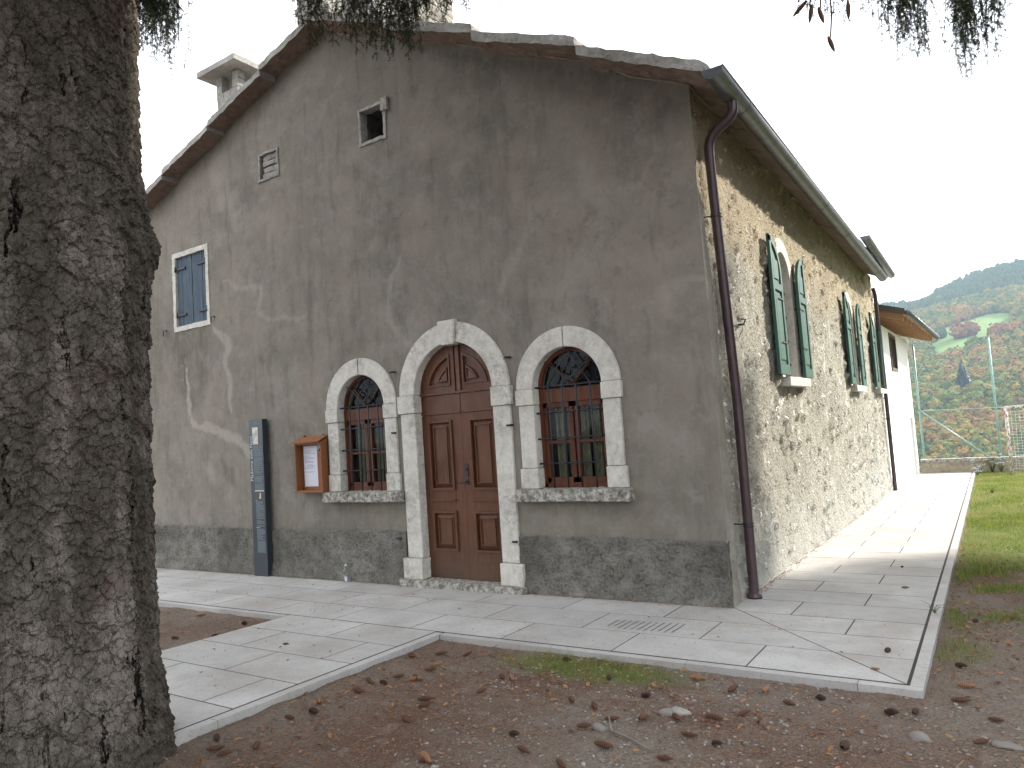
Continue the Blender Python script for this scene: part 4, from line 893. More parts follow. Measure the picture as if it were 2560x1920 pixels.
# ---------------------------------------------------------------- information pillar
IP = thing('information_pillar', (-7.16, -.075, GZ(-7.16, 0)), 'tall dark grey information pillar with pale lettering against the church wall', 'information pillar')
PILM = m_simple('dark_blue_grey_sheet', (.035, .045, .055), .32, .2, .5, var=.12, sc=2)
TXT = m_simple('pale_print', (.42, .47, .50), .6, var=.1); TXT2 = m_simple('grey_print', (.13, .165, .185), .6, var=.1)
g = G(); z0 = GZ(-7.16, 0); g.box((-7.33, -.125, z0), (-7.0, -.03, 2.345)); g.build('pillar_body', PILM, IP, bevel=.003)
def text(body, size, loc, rot, mat, parent, name='lettering', ext=.0008, sx=1.0):
    c = bpy.data.curves.new(name, 'FONT'); c.body = body; c.size = size; c.extrude = ext; c.resolution_u = 2
    o = bpy.data.objects.new('tmp_text', c); COL.objects.link(o); bpy.context.view_layer.update()
    me = bpy.data.meshes.new_from_object(o.evaluated_get(bpy.context.evaluated_depsgraph_get())); bpy.data.objects.remove(o)
    off = Vector(ORG[parent]); mt = Matrix.Translation(Vector(loc) - off) @ rot @ Matrix.Diagonal((sx, 1, 1, 1)); me.transform(mt); me.name = name
    me.materials.clear(); me.materials.append(mat); return link(name, me, parent)
FR = Matrix.Rotation(R(90), 4, 'X'); VERT = FR @ Matrix.Rotation(R(90), 4, 'Z')
text('Madonna della Neve', .088, (-7.262, -.1268, 1.395), VERT, TXT, IP, ext=.0006, sx=.96)
g = G(); rnd = random.Random(4); yf = -.1262
def lines(z1, z0_, x0, x1, st, hh, ww=.85):
    z = z1
    while z > z0_:
        if rnd.random() > .07: e = x0 + (x1 - x0) * (rnd.uniform(ww, 1.0) if rnd.random() > .2 else rnd.uniform(.4, .8)); g.box((x0, yf, z - hh), (e, -.125, z))
        z -= st
lines(2.315, 2.27, -7.22, -7.05, .018, .006, .6)
lines(1.935, 1.44, -7.235, -7.02, .013, .0075); lines(1.43, 1.26, -7.235, -7.02, .013, .0075)
lines(1.08, .70, -7.225, -7.02, .013, .0075); lines(.66, .30, -7.225, -7.03, .013, .008, .9)
g.build('lettering', TXT2, IP, fix=False)
g = G(); g.box((-7.235, yf, .675), (-7.15, -.125, .682)); g.box((-7.235, yf, 1.09), (-7.19, -.125, 1.094)); g.build('lettering', TXT, IP, fix=False)
pA = m_simple('statue_photo', (.50, .50, .44), .5, var=.4, sc=14)
g = G(); g.box((-7.245, yf - .0004, 1.96), (-7.115, -.125, 2.225)); g.build('printed_photo', pA, IP)
def m_photo():
    s = M('valley_photo'); c = s.mix(s.noise(16, 4), (.03, .03, .028), (.10, .09, .075)); return s.end(c, .5)
g = G(); g.box((-7.235, yf - .0004, 1.10), (-7.025, -.125, 1.235)); ph = g.build('printed_photo', m_photo(), IP)
g = G(); g.box((-7.235, yf - .0012, 1.235), (-7.025, -.125, 1.25)); g.prism([(-7.14, 1.125), (-7.095, 1.125), (-7.10, 1.17), (-7.095, 1.19), (-7.11, 1.215), (-7.13, 1.19), (-7.125, 1.17)], FY, yf - .0018, -.125); g.build('photo_highlight', m_simple('photo_white', (.45, .48, .46), .5, var=.1), ph)

# ---------------------------------------------------------------- notice board
NB = thing('notice_board', (-6.0, 0, 1.25), 'small orange wooden notice case holding a white sheet, hung beside the arched window', 'notice board')
g = G(); X0, X1, Z0, Z1 = -6.27, -5.69, 1.235, 1.93
g.box((X0 - .015, -.155, Z0 - .03), (X1 + .01, -.006, Z0)); g.box((X0, -.14, Z0), (X0 + .025, -.006, Z1)); g.box((X0, -.02, Z0), (X1, -.006, Z1)); 
g.prism([(-.14, Z0), (-.006, Z0), (-.006, Z1 + .06), (-.14, Z1)], lambda u, v, d: (d, u, v), X1 - .025, X1)
g.box((X0, -.13, Z1 - .03), (X1 - .025, -.11, Z1)); g.build('case', BOARDW, NB, bevel=.002)
g = G(); g.add([(X0 - .03, -.18, Z1 - .01), (X1 + .0, -.18, Z1 + .005), (X1 + .0, -.004, Z1 + .085), (X0 - .0, -.004, Z1 + .075), (X0 - .03, -.18, Z1 + .006), (X1, -.18, Z1 + .02), (X1, -.004, Z1 + .10), (X0, -.004, Z1 + .09)], [(0, 1, 2, 3), (7, 6, 5, 4), (0, 4, 5, 1), (1, 5, 6, 2), (2, 6, 7, 3), (3, 7, 4, 0)]); g.build('case_roof', BOARDW, NB)
PAP = m_simple('white_paper', (.62, .63, .70), .8, var=.06, sc=5)
g = G(); g.box((X0 + .07, -.0235, Z0 + .05), (X0 + .36, -.0205, Z1 - .05)); sh = g.build('paper_sheet', PAP, NB)
g = G(); rnd = random.Random(9); yf = -.0243
for k, z in enumerate([.62, .575, .555, .535, .50, .475, .462, .44, .42, .405, .37, .355, .34, .32, .265]): 
    a = X0 + .09 + (.05 if k in (0, 10, 11) else 0); g.box((a, yf, Z0 + z - .006), (a + rnd.uniform(.12, .24), -.0234, Z0 + z))
g.build('printed_lines', m_simple('grey_ink', (.28, .28, .36), .8), sh, fix=False)
g = G(); g.box((X0 + .375, -.0235, Z1 - .15), (X1 - .03, -.0205, Z1 - .005)); cd_ = g.build('picture_card', m_simple('pale_card', (.42, .47, .36), .6, var=.3, sc=12), NB)
g = G(); g.prism([(X0 + .38, Z1 - .145), (X0 + .54, Z1 - .145), (X0 + .54, Z1 - .12), (X0 + .50, Z1 - .085), (X0 + .42, Z1 - .085), (X0 + .38, Z1 - .12)], FY, -.0242, -.0234); g.build('picture_card', m_simple('card_dark', (.03, .035, .045), .6), cd_)
g = G(); g.prism([(X0 + .447, Z1 - .14), (X0 + .473, Z1 - .14), (X0 + .466, Z1 - .06), (X0 + .454, Z1 - .06)], FY, -.0250, -.0234); g.build('picture_card', PAP, cd_)
for x in (X0 + .09, X1 - .08): g = G(); g.tube([(x, .01, Z1 + .10), (x, -.02, Z1 + .10)], .012, 8); g.build('screw', IRON, NB)

# ---------------------------------------------------------------- plastic bottle
PB = thing('plastic_bottle', (-5.32, -.12, GZ(-5.32, -.12)), 'clear plastic bottle with a small label standing at the wall foot', 'bottle')
def m_clear():
    s = M('clear_plastic'); g_ = s.n('ShaderNodeBsdfGlossy'); g_.inputs['Roughness'].default_value = .08; t = s.n('ShaderNodeBsdfTransparent'); t.inputs[0].default_value = (.9, .92, .93, 1)
    f = s.n('ShaderNodeLayerWeight'); f.inputs[0].default_value = .5; fr_ = s.ma('MULTIPLY', s.ma('POWER', f.outputs['Facing'], 2.0), .35); x = s.n('ShaderNodeMixShader'); s.l.new(s.ma('ADD', fr_, .05), x.inputs[0]); s.l.new(t.outputs[0], x.inputs[1]); s.l.new(g_.outputs[0], x.inputs[2]); s.l.new(x.outputs[0], s.o.inputs['Surface']); return s.m
z = GZ(-5.32, -.12); g = G(); prof = [(0, .036), (.004, .042), (.05, .043), (.055, .041), (.10, .043), (.105, .041), (.15, .043), (.165, .041), (.19, .03), (.205, .016), (.22, .014), (.232, .014)]
g.tube([(-5.32, -.12, z + a) for a, b in prof], [b for a, b in prof], 20, False); g.build('bottle_body', m_clear(), PB, fix=False)
g = G(); g.tube([(-5.32, -.12, z + .20 + .022), (-5.32, -.12, z + .243)], .016, 14); g.build('cap', m_simple('white_cap', (.6, .62, .63), .5), PB, fix=False)
g = G(); n = 6; vs = []
for i in range(n + 1): a = R(-75 + 8 * i); vs += [(-5.32 + .0445 * math.cos(a), -.12 + .0445 * math.sin(a), z + .02), (-5.32 + .0445 * math.cos(a), -.12 + .0445 * math.sin(a), z + .085)]
g.add(vs, [(2 * i, 2 * i + 2, 2 * i + 3, 2 * i + 1) for i in range(n)]); g.build('bottle_label', PAP, PB, fix=False)

# ---------------------------------------------------------------- boundary wall, net posts, goal
BW = thing('boundary_wall', (6, 22.4, -.55), 'low rendered stone boundary wall at the far end of the yard', 'wall')
g = G(); x = .20
rough_hex(g, [(.20, 22.15, -.75), (.20, 22.5, -.75), (14, 22.5, -.75), (14, 22.15, -.75), (.20, 22.15, -.13), (.20, 22.5, -.13), (14, 22.5, -.08), (14, 22.15, -.08)], .3, .02, 3); g.build('wall_face', PLINTH if False else m_roughcast('yellowish_wall_render', (.36, .32, .24), (.24, .20, .15), (.44, .41, .34), 10, .02), BW)
g = G()
while x < 14: rough_hex(g, [(x, 22.10, -.125), (x, 22.55, -.125), (x + 1.3, 22.55, -.125), (x + 1.3, 22.10, -.125), (x, 22.10, -.02), (x, 22.55, -.02), (x + 1.3, 22.55, -.02), (x + 1.3, 22.10, -.02)], .15, .012, 3); x += 1.31
g.build('coping', SILL, BW)
POLE = m_simple('green_grey_pole_paint', (.22, .34, .31), .5, .2)
def npost(x, h, lab):
    t = thing('net_post', (x, 22.75, -1.2), lab, 'post', 'net posts behind the boundary wall'); g = G(); g.tube([(x, 22.75, -1.2), (x, 22.75, h)], .035, 10); g.tube([(x, 22.75, h), (x, 22.75, h + .03)], .042, 10); g.build('pole', POLE, t, fix=False)
    g = G(); g.tube([(x, 22.70, 1.72), (x, 22.66, 1.72)], .02, 6); g.build('wire_clip', IRON, t, fix=False); return t
p1 = npost(.29, 4.10, 'thin green net post with a diagonal brace beside the white annex'); p2 = npost(2.60, 4.12, 'thin green net post standing near the football goal'); npost(7.4, 4.1, 'thin green net post out of frame right of the goal')
g = G(); g.tube([(.33, 22.7, 1.70), (2.22, 22.68, -.02)], .028, 8); g.build('brace', POLE, p1, fix=False)
g = G(); g.tube([(.29, 22.69, 1.71), (2.60, 22.69, 1.66), (7.4, 22.69, 1.68)], .011, 6); tag(g.build('tension_cable', m_simple('grey_cable', (.4, .45, .43), .5), None, fix=False), 'horizontal cable strung between the green net posts above the wall', 'cable')
GL = thing('football_goal', (5.0, 20.6, GZ(5, 20.6)), 'white football goal with peeling paint and a net on the grass', 'goal')
s = M('peeling_white_paint'); n_ = s.noise(14, 5, .7, v=s.scale(s.c, (1, 1, .5))); c = s.mix(s.ramp(n_, [(.50, 0.0), (.56, 1.0)]), (.62, .60, .58), (.22, .10, .07)); GPM = s.end(c, .6)
gz = -.47
g = G(); g.tube([(2.83, 20.5, gz), (2.83, 20.5, 1.64)], .05, 12); g.build('goal_post', GPM, GL, fix=False); g = G(); g.tube([(7.3, 20.5, gz), (7.3, 20.5, 1.66)], .05, 12); g.build('goal_post', GPM, GL, fix=False)
g = G(); g.tube([(2.78, 20.5, 1.66), (7.35, 20.5, 1.68)], .05, 12); g.build('crossbar', GPM, GL, fix=False)
for x in (2.83, 7.3): g = G(); g.tube([(x, 20.5, 1.62), (x, 21.1, 1.55), (x, 21.6, gz + .1), (x, 20.5, gz + .05)], .018, 6); g.build('back_frame', GPM, GL, fix=False)
g = G(); 
for i in range(38):
    x = 2.83 + i * .12; g.tube([(x, 20.55, 1.62), (x + .02 * math.sin(i), 21.1, 1.5), (x + .03 * math.sin(i * 2), 21.55, gz)], .0045, 3, False)
for j in range(22):
    t = j / 21; y = 21.1 + .45 * t; z = 1.5 + (gz - 1.5) * t; g.tube([(2.83 + k * .5, y + .02 * math.sin(k + j), z + .015 * math.sin(k * 1.7 + j)) for k in range(10)], .0045, 3, False)
for j in range(16):
    t = j / 15; g.tube([(2.83, 20.52, 1.6 + (gz - 1.6) * t), (2.83, 21.1 + .45 * t, 1.5 + (gz - 1.5) * t)], .0045, 3, False)
g.build('net', m_simple('pale_net_cord', (.55, .58, .56), .8), GL, fix=False)

# ---------------------------------------------------------------- small things on the ground
def ico(sub):
    bm = bmesh.new(); bmesh.ops.create_icosphere(bm, subdivisions=sub, radius=1); v = np.array([p.co[:] for p in bm.verts]); f = np.array([[q.index for q in p.verts] for p in bm.faces]); bm.free(); return v, f
I1, I2 = ico(1), ico(2)
def yard(x, y):            # on the bare yard, off the paving
    return ~(((y > -1.95) & (x < 1.84)) | ((x > -4.42) & (x < -2.15)))
def gtop(x, y): return GZ(x, y) - .05 + .03 * (fbm(x * 1.1, y * 1.1, 4, 2) - .5) + .02 * (fbm(x * 5, y * 5, 3, 9) - .5)
rs = np.random.RandomState(3)
def scatter(n, x0, x1, y0, y1, dens=None):
    x = rs.uniform(x0, x1, n); y = rs.uniform(y0, y1, n); k = yard(x, y)
    if dens is not None: k &= rs.rand(n) < dens(x, y)
    return x[k], y[k]
def stones(n, r0, r1, area, name, mat, p=3.0):
    x, y = scatter(n, *area); N = len(x); r = r0 + (r1 - r0) * rs.rand(N) ** p; z = gtop(x, y) + r * .1
    A = rs.uniform(0, 6.28, N); sc = np.stack([r * rs.uniform(.8, 1.4, N), r * rs.uniform(.7, 1.1, N), r * rs.uniform(.4, .75, N)], 1)
    v, f = I1; P = v[None] * (1 + .18 * rs.randn(N, len(v), 1).clip(-1.5, 1.5)) * sc[:, None]; c, s_ = np.cos(A)[:, None], np.sin(A)[:, None]
    Q = np.stack([P[..., 0] * c - P[..., 1] * s_ + x[:, None], P[..., 0] * s_ + P[..., 1] * c + y[:, None], P[..., 2] + z[:, None]], 2)
    Fs = (f[None] + (np.arange(N) * len(v))[:, None, None]).reshape(-1, 3); return Q.reshape(-1, 3), Fs, np.repeat(rs.rand(N), len(v))
s = M('pebble_stone'); tt = s.attr('tone'); c = s.ramp(tt, [(0.0, (.16, .14, .12)), (.35, (.22, .20, .18)), (.7, (.32, .30, .27)), (1.0, (.50, .48, .44))]); PEB = s.end(s.mix(s.noise(60, 3), c, (.2, .18, .16)), .85, spec=.2)
V1, F1, T1 = stones(7000, .002, .015, (-1.0, 3.6, -5.2, -1.95), 'a', PEB, 3.6); V2, F2, T2 = stones(4000, .002, .015, (-6, 4.5, -6.5, 3.5), 'a', PEB, 3.0)
tag(npmesh('gravel', np.concatenate([V1, V2]), np.concatenate([F1, F2 + len(V1)]), PEB, None, True, {'tone': np.concatenate([T1, T2])}), 'small pale pebbles scattered over the brown yard', 'gravel', kind='stuff')
for k, (x, y, r, lab) in enumerate([(.51, -2.78, .05, 'pale rounded stone beside a grey one on the bare yard'), (.44, -2.83, .045, 'darker grey stone touching a pale stone on the yard'), (1.84, -2.6, .055, 'broad flat grey stone sunk in the yard'), (2.24, -2.54, .06, 'broad flat stone sunk in the ground at the far right'), (.16, -3.22, .05, 'flat grey stone beside the forked stick')]):
    v, f = I2; P = v * np.array([r * 1.2, r * .9, r * (.6 if r < .06 else .3)]) * (1 + .20 * rs.randn(len(v), 1).clip(-1.3, 1.3)); P = P + np.array([x, y, float(gtop(np.array([x]), np.array([y]))[0]) + r * .02])
    tag(npmesh('stone', P, f, PEB, None, True, {'tone': np.full(len(v), [.8, .25, .3, .2, .25][k])}), lab, 'stone', 'larger stones on the yard')
def quads(n, area, lw, dens, up=.012, curl=.3):
    x, y = scatter(n, *area, dens); N = len(x); L = rs.uniform(lw[0], lw[1], N); W_ = L * rs.uniform(.35, .6, N); a = rs.uniform(0, 6.28, N)
    z = gtop(x, y) + rs.uniform(.006, up, N); tx = rs.uniform(-curl, curl, N); ty = rs.uniform(-curl, curl, N)
    tmpl = [(-.5, 0, 0), (-.2, .45, .12), (-.2, -.45, .12), (.2, .45, .12), (.2, -.45, .12), (.5, 0, .05), (0, 0, -.05)]
    Q = []
    for (u, v, w_) in tmpl:
        uu, vv = u * L, v * W_; X = uu * np.cos(a) - vv * np.sin(a); Y = uu * np.sin(a) + vv * np.cos(a); Q.append(np.stack([x + X, y + Y, z + X * tx + Y * ty + w_ * L * .8], 1))
    Q = np.stack(Q, 1); T = np.array([(0, 6, 1), (0, 2, 6), (1, 6, 3), (2, 4, 6), (3, 6, 5), (4, 5, 6)]); return Q.reshape(-1, 3), (T[None] + (np.arange(N) * 7)[:, None, None]).reshape(-1, 3), np.repeat(rs.rand(N), 7)
LEAFM = m_leafy('dry_leaf', (.10, .038, .02), (.40, .21, .09), tr=.15)
ld = lambda x, y: .10 + .5 * np.clip(fbm(x * 2.5, y * 2.5, 3, 91) - .48, 0, 1) * 3 + .9 * np.exp(-((np.hypot((x + .4) / 1.2, (y + 2.35) / .4)) ** 2)) + .9 * np.exp(-((x - 2.05) / .35) ** 2) * (y > -1.5) * (y < 5) + .5 * np.exp(-((np.hypot((x + 1.5) / .6, (y + 3.6) / 1.2)) ** 2))
a1 = quads(15000, (-2.2, 3.6, -5.2, 5.5), (.014, .048), ld, .018, .5); a2 = quads(1300, (-6.5, -4.4, -5, -1.95), (.015, .035), lambda x, y: .5 + 0 * x)
# leaves swept against the wall foot and loose on the paving
def wallfoot(n):
    t = rs.rand(n); side = rs.rand(n) < .35; x = np.where(side, .07 + np.abs(rs.randn(n)) * .04, -9.5 + 9.4 * t); y = np.where(side, .5 + 10 * t ** 2, -.06 - np.abs(rs.randn(n)) * .035)
    m3 = rs.rand(n) < .16; x = np.where(m3, rs.uniform(-9, 1.7, n), x); y = np.where(m3, rs.uniform(-1.8, -.1, n), y); m4 = rs.rand(n) < .05; x = np.where(m4, rs.uniform(-4.3, -2.3, n), x); y = np.where(m4, rs.uniform(-5, -1.9, n), y); return x, y
_s = scatter; wx, wy_ = wallfoot(1200); scatter = lambda *a_: (wx, wy_); _g = gtop; gtop = lambda x, y: GZ(x, y) + .001
a3 = quads(1200, (0, 0, 0, 0), (.012, .035), None, .009); scatter = _s; gtop = _g
tag(npmesh('leaf_litter', np.concatenate([a1[0], a2[0], a3[0]]), np.concatenate([a1[1], a2[1] + len(a1[0]), a3[1] + len(a1[0]) + len(a2[0])]), LEAFM, None, False, {'tone': np.concatenate([a1[2], a2[2], a3[2]])}), 'small dry brown leaves and scales strewn over the yard', 'leaf litter', kind='stuff')
def sticks(n, area, l0, l1, r, dens=None):
    x, y = scatter(n, *area, dens); N = len(x); L = l0 + (l1 - l0) * rs.rand(N) ** 3; a = rs.uniform(0, 6.28, N); z = gtop(x, y) + .008 + rs.rand(N) * .004; rr = r * rs.uniform(.6, 1.4, N)
    d = np.stack([np.cos(a), np.sin(a), 0 * a], 1) * (L / 2)[:, None]; p = np.stack([-np.sin(a), np.cos(a), 0 * a], 1) * rr[:, None]; up = np.stack([0 * a, 0 * a, rr * 1.3], 1); c = np.stack([x, y, z], 1)
    Q = np.stack([c - d - p, c - d + p, c - d + up, c + d - p * .6, c + d + p * .6, c + d + up], 1); T = np.array([(0, 3, 5, 2), (1, 2, 5, 4), (0, 1, 4, 3)])
    return Q.reshape(-1, 3), (T[None] + (np.arange(N) * 6)[:, None, None]).reshape(-1, 4), np.repeat(rs.rand(N), 6)
NEEDL = m_leafy('fallen_needle', (.06, .026, .016), (.30, .17, .10), tr=0.0)
b1 = sticks(45000, (-2.3, 3.4, -5.4, -1.95), .010, .026, .0012, lambda x, y: np.clip(1.5 - 2.2 * fbm(x * .7 + 3, y * .7, 3, 6) + .25 * (x < .3), .1, 1)); b2 = sticks(1900, (-2.3, 3.4, -5.4, 2.5), .02, .12, .0022)
b3 = sticks(3000, (-6.5, -4.4, -4, -1.95), .01, .03, .001)
tag(npmesh('needle_litter', np.concatenate([b1[0], b2[0], b3[0]]), np.concatenate([b1[1], b2[1] + len(b1[0]), b3[1] + len(b1[0]) + len(b2[0])]), NEEDL, None, False, {'tone': np.concatenate([b1[2], b2[2], b3[2]])}), 'reddish fallen spruce needles and fine twigs covering the yard', 'needle litter', kind='stuff')
# grass
GRASSM = m_leafy('grass_blade', (.085, .125, .018), (.25, .30, .065), (.30, .27, .11), tr=.4, sc=1.2)
def blades(x, y, h0, h1, w0):
    N = len(x); z = gtop(x, y); h = rs.uniform(h0, h1, N); a = rs.uniform(0, 6.28, N); b = rs.uniform(0, 6.28, N); ln = h * rs.uniform(.15, .8, N); w_ = w0 * rs.uniform(.6, 1.3, N) * (1 + np.clip(y, 0, 20) * .10)
    px, py = np.cos(a) * w_ / 2, np.sin(a) * w_ / 2; dx, dy = np.cos(b) * ln, np.sin(b) * ln
    Q = np.stack([np.stack([x - px, y - py, z - .005], 1), np.stack([x + px, y + py, z - .005], 1), np.stack([x + dx * .4 + px * .8, y + dy * .4 + py * .8, z + h * .6], 1), np.stack([x + dx * .4 - px * .8, y + dy * .4 - py * .8, z + h * .6], 1), np.stack([x + dx, y + dy, z + h * .92], 1)], 1)
    T = np.array([(0, 1, 2, 3)]); T2 = np.array([(3, 2, 4, 4)]); return Q, N
def grass_mesh(parts):
    Q = np.concatenate([p[0] for p in parts]); N = len(Q); b = (np.arange(N) * 5)[:, None, None]; V = Q.reshape(-1, 3)
    F3 = np.array([(0, 1, 2), (0, 2, 3), (3, 2, 4)])[None] + b; return V, F3.reshape(-1, 3), np.repeat(rs.rand(N), 5)
def gsc(n, x0, x1, y0, y1, f, yp=1.0):
    x = rs.uniform(x0, x1, n); y = y0 + (y1 - y0) * rs.rand(n) ** yp; k = yard(x, y) & (rs.rand(n) < f(x, y)); return x[k], y[k]
lw = lambda x, y: np.clip(lawn(x, y) * (.3 + 1.1 * fbm(x * 3, y * 3, 3, 50)), 0, 1)
parts = [blades(*gsc(60000, 1.84, 4.6, -1.6, 9, lw, 1.1), .02, .06, .0028), blades(*gsc(60000, 1.84, 6.5, 7, 22, lw), .03, .08, .004), blades(*gsc(15000, -1.8, .7, -2.65, -1.95, lambda x, y: lawn(x, y) ** 1.3 * np.clip(fbm(x * 7, y * 7, 3, 77) * 2.4 - .7, 0, 1)), .02, .085, .0022), blades(*gsc(6000, 1.84, 2.5, -1.5, 3, lambda x, y: lawn(x, y)), .03, .10, .004), blades(*gsc(20000, 6.5, 16, -2, 22, lambda x, y: 1 + 0 * x), .04, .09, .012)]
V, F, T = grass_mesh(parts); tag(npmesh('grass', V, F, GRASSM, None, False, {'tone': T}), 'short green grass growing right of the pavement and in small tufts', 'grass', kind='stuff')
# clovers / broad weeds in the lawn give it texture
def sprig(name, loc, n, h, lab, cat, lean=.8, flower=False, grp=None):
    t = thing(name, loc, lab, cat, grp); g = G(); lf = G(); fl = G(); rnd = random.Random(int(loc[0] * 100) + n)
    for i in range(n):
        a = rnd.uniform(0, 6.28); L = h * rnd.uniform(.5, 1); p = [Vector(loc), Vector(loc) + Vector((math.cos(a) * L * lean * .4, math.sin(a) * L * lean * .4, L * .5)), Vector(loc) + Vector((math.cos(a) * L * lean, math.sin(a) * L * lean, L * (1 if lean < .6 else .6)))]
        g.tube(p, [.004 * h * 4, .003 * h * 4, .0015 * h * 4], 4, False)
        for k in range(9):
            q = p[0].lerp(p[1], k / 4) if k < 4 else p[1].lerp(p[2], (k - 4) / 4); b = rnd.uniform(0, 6.28); s_ = h * .11; d = Vector((math.cos(b), math.sin(b), .3)) * s_; e = Vector((-math.sin(b), math.cos(b), 0)) * s_ * .3
            lf.add([q, q + d * .5 + e, q + d, q + d * .5 - e], [(0, 1, 2, 3)])
        if flower: 
            for _ in range(5): q = p[2] + Vector((rnd.uniform(-1, 1), rnd.uniform(-1, 1), rnd.uniform(-.3, .3))) * .05; s_ = .02; fl.add([q, q + Vector((s_, 0, .01)), q + Vector((s_, 0, s_)), q + Vector((0, 0, s_))], [(0, 1, 2, 3)])
    g.build('stem', GRASSM, t, fix=False); lf.build('leaves', GRASSM, t, fix=False)
    if flower: fl.build('blossoms', PAP, t, fix=False)
sprig('weed', (1.76, .30, GZ(1.76, .3)), 9, .13, 'small green weed sprawling over the kerb stone', 'weed', 1.1)
for x, y, h, lab in ((1.95, 21.6, .55, 'flowering weed by the boundary wall at the pavement end'), (2.3, 21.9, .7, 'taller flowering weed against the boundary wall'), (1.9, 20.4, .3, 'low white flowering weed at the pavement edge'), (2.55, 21.7, .5, 'flowering weed beside the goal post foot'), (2.25, 13.5, .25, 'reddish seeded weed in the lawn')):
    sprig('flowering_weed' if y > 15 else 'seeded_weed', (x, y, GZ(x, y) - .06), 12, h, lab, 'weed', .45, y > 15)

# cones
def cone_mesh(open_=.25, L=.11, Rr=.019):
    nt_, na = 46, 26; V = []
    for i in range(nt_):
        t = i / (nt_ - 1); r = Rr * (math.sin(math.pi * min(1, t * .93 + .05)) ** .55) * (1.05 - .25 * t)
        for j in range(na):
            a = 2 * math.pi * j / na; ph = (t * 9 + (a / (2 * math.pi)) * 1.0) ; q = (a / (2 * math.pi) * 6 + int(ph) * .5) % 1; f = ph % 1
            k = 1 + open_ * (f ** 1.3 - .45) * (1 - abs(q - .5) * 1.1); V.append((L * (t - .5), r * k * math.cos(a), r * k * math.sin(a) * .95))
    F_ = [(i * na + j, i * na + (j + 1) % na, (i + 1) * na + (j + 1) % na, (i + 1) * na + j) for i in range(nt_ - 1) for j in range(na)]; return np.array(V), np.array(F_)
def m_cone(name, c1, c2):
    s = M(name); n_ = s.noise(40, 4, .6, v=s.scale(s.c, (1, 1, 1))); g_ = s.n('ShaderNodeNewGeometry'); pt_ = s.ramp(g_.outputs['Pointiness'], [(.44, 0.0), (.55, 1.0)])
    return s.end(s.mix(pt_, c1, s.mix(n_, c2, tuple(x * 1.4 for x in c2))), .7, spec=.2)
CM = [m_cone('brown_cone', (.02, .011, .007), (.10, .05, .03)), m_cone('dark_cone', (.015, .010, .008), (.065, .04, .03)), m_cone('tan_cone', (.06, .03, .015), (.23, .125, .065))]
cones = [(-1.83, -2.32), (-1.61, -2.72), (-1.58, -2.94), (-1.65, -2.58), (-1.61, -2.23), (-.88, -2.64), (-.96, -2.65), (-.22, -2.89), (.17, -3.07), (.34, -2.97), (.06, -3.24), (.69, -3.11), (.74, -2.82), (.89, -2.68), (.53, -2.9), (.87, -3.16), (.31, -3.47), (-.53, -4.05), (-1.11, -3.38), (-1.2, -3.27), (-1.05, -3.64), (-.26, -3.54), (.69, -2.24), (.89, -2.16), (1.25, -2.2), (1.79, -2.21), (2.02, -1.94), (2.04, -1.62), (2.0, -1.18), (2.07, .23), (.4, -2.13), (-.07, -3.73), (.21, -3.79), (.68, -3.47), (1.09, -2.37), (1.67, -2.3), (2.13, -2.56), (-.03, -2.92), (-1.87, -3.15), (-1.73, -3.14), (-1.74, -2.96), (-1.78, -3.36), (-1.57, -2.95), (-2.0, -2.51), (-1.6, -2.71), (-1.18, -3.29), (-1.89, -3.64), (-1.75, -3.81), (-1.84, -3.94), (-1.03, -3.66), (-1.86, -4.49), (-2.0, -4.39), (-1.64, -4.36), (-.52, -4.06), (-1.74, -4.51), (-4.71, -2.21), (-4.52, -2.7), (-4.91, -2.9), (-5.65, -2.12), (-.7, -2.1), (-.2, -2.35), (2.2, -2.2), (1.5, -2.9), (-.9, -3.0), (.2, -2.6)]
rnd = random.Random(12)
protos = []
for k in range(3):
    V, F = cone_mesh([.45, .8, .38][k], [.115, .085, .12][k], [.0185, .021, .02][k]); o = npmesh('spruce_cone', V, F, CM[k], None, False); protos.append(o)
GRP = 'fallen spruce cones on the yard'; LAB = ['closed brown spruce cone lying on the bare yard', 'dark open spruce cone lying on the bare yard', 'pale tan spruce cone lying on the bare yard']
used = [False] * 3
def place_cone(k, x, y, z, rz, sc, lab, grp, tilt=0):
    o = protos[k]
    if used[k]: o = o.copy(); COL.objects.link(o)
    used[k] = True; o.location = (x, y, z); o.rotation_euler = (rnd.uniform(0, 6), tilt, rz); o.scale = (sc,) * 3; tag(o, lab, 'cone', grp)
for i, (x, y) in enumerate(cones):
    k = rnd.choices([0, 1, 2], [.55, .3, .15])[0]; sc = rnd.uniform(.72, 1.0); z = float(gtop(np.array([x]), np.array([y]))[0]) + .024 * sc
    if (x, y) == (-.53, -4.05): k, sc = 2, 1.1
    place_cone(k, x, y, z, rnd.uniform(-1.2, 1.2) + (.3), sc, 'largest pale tan spruce cone at the bottom of the yard' if (x, y) == (-.53, -4.05) else LAB[k], GRP, rnd.uniform(-.15, .15))
for x, y, k, sc, rz, lab in ((1.53, -1.11, 1, .8, 1.2, 'dull open spruce cone alone on the pavement near its corner'), (1.5, -1.6, 2, .5, .2, 'small broken cone on the pavement beside the front kerb'), (1.44, 1.34, 2, .6, .2, 'small cone on the sunlit pavement beside the kerb'), (1.30, 2.6, 1, .5, 1, 'small dark cone farther along the sunlit pavement'), (-3.35, -2.75, 0, .5, .5, 'small brown cone on the path slabs')):
    place_cone(k, x, y, GZ(x, y) + .016 * sc + .004, rz, sc, lab, 'cones lying on the paving')
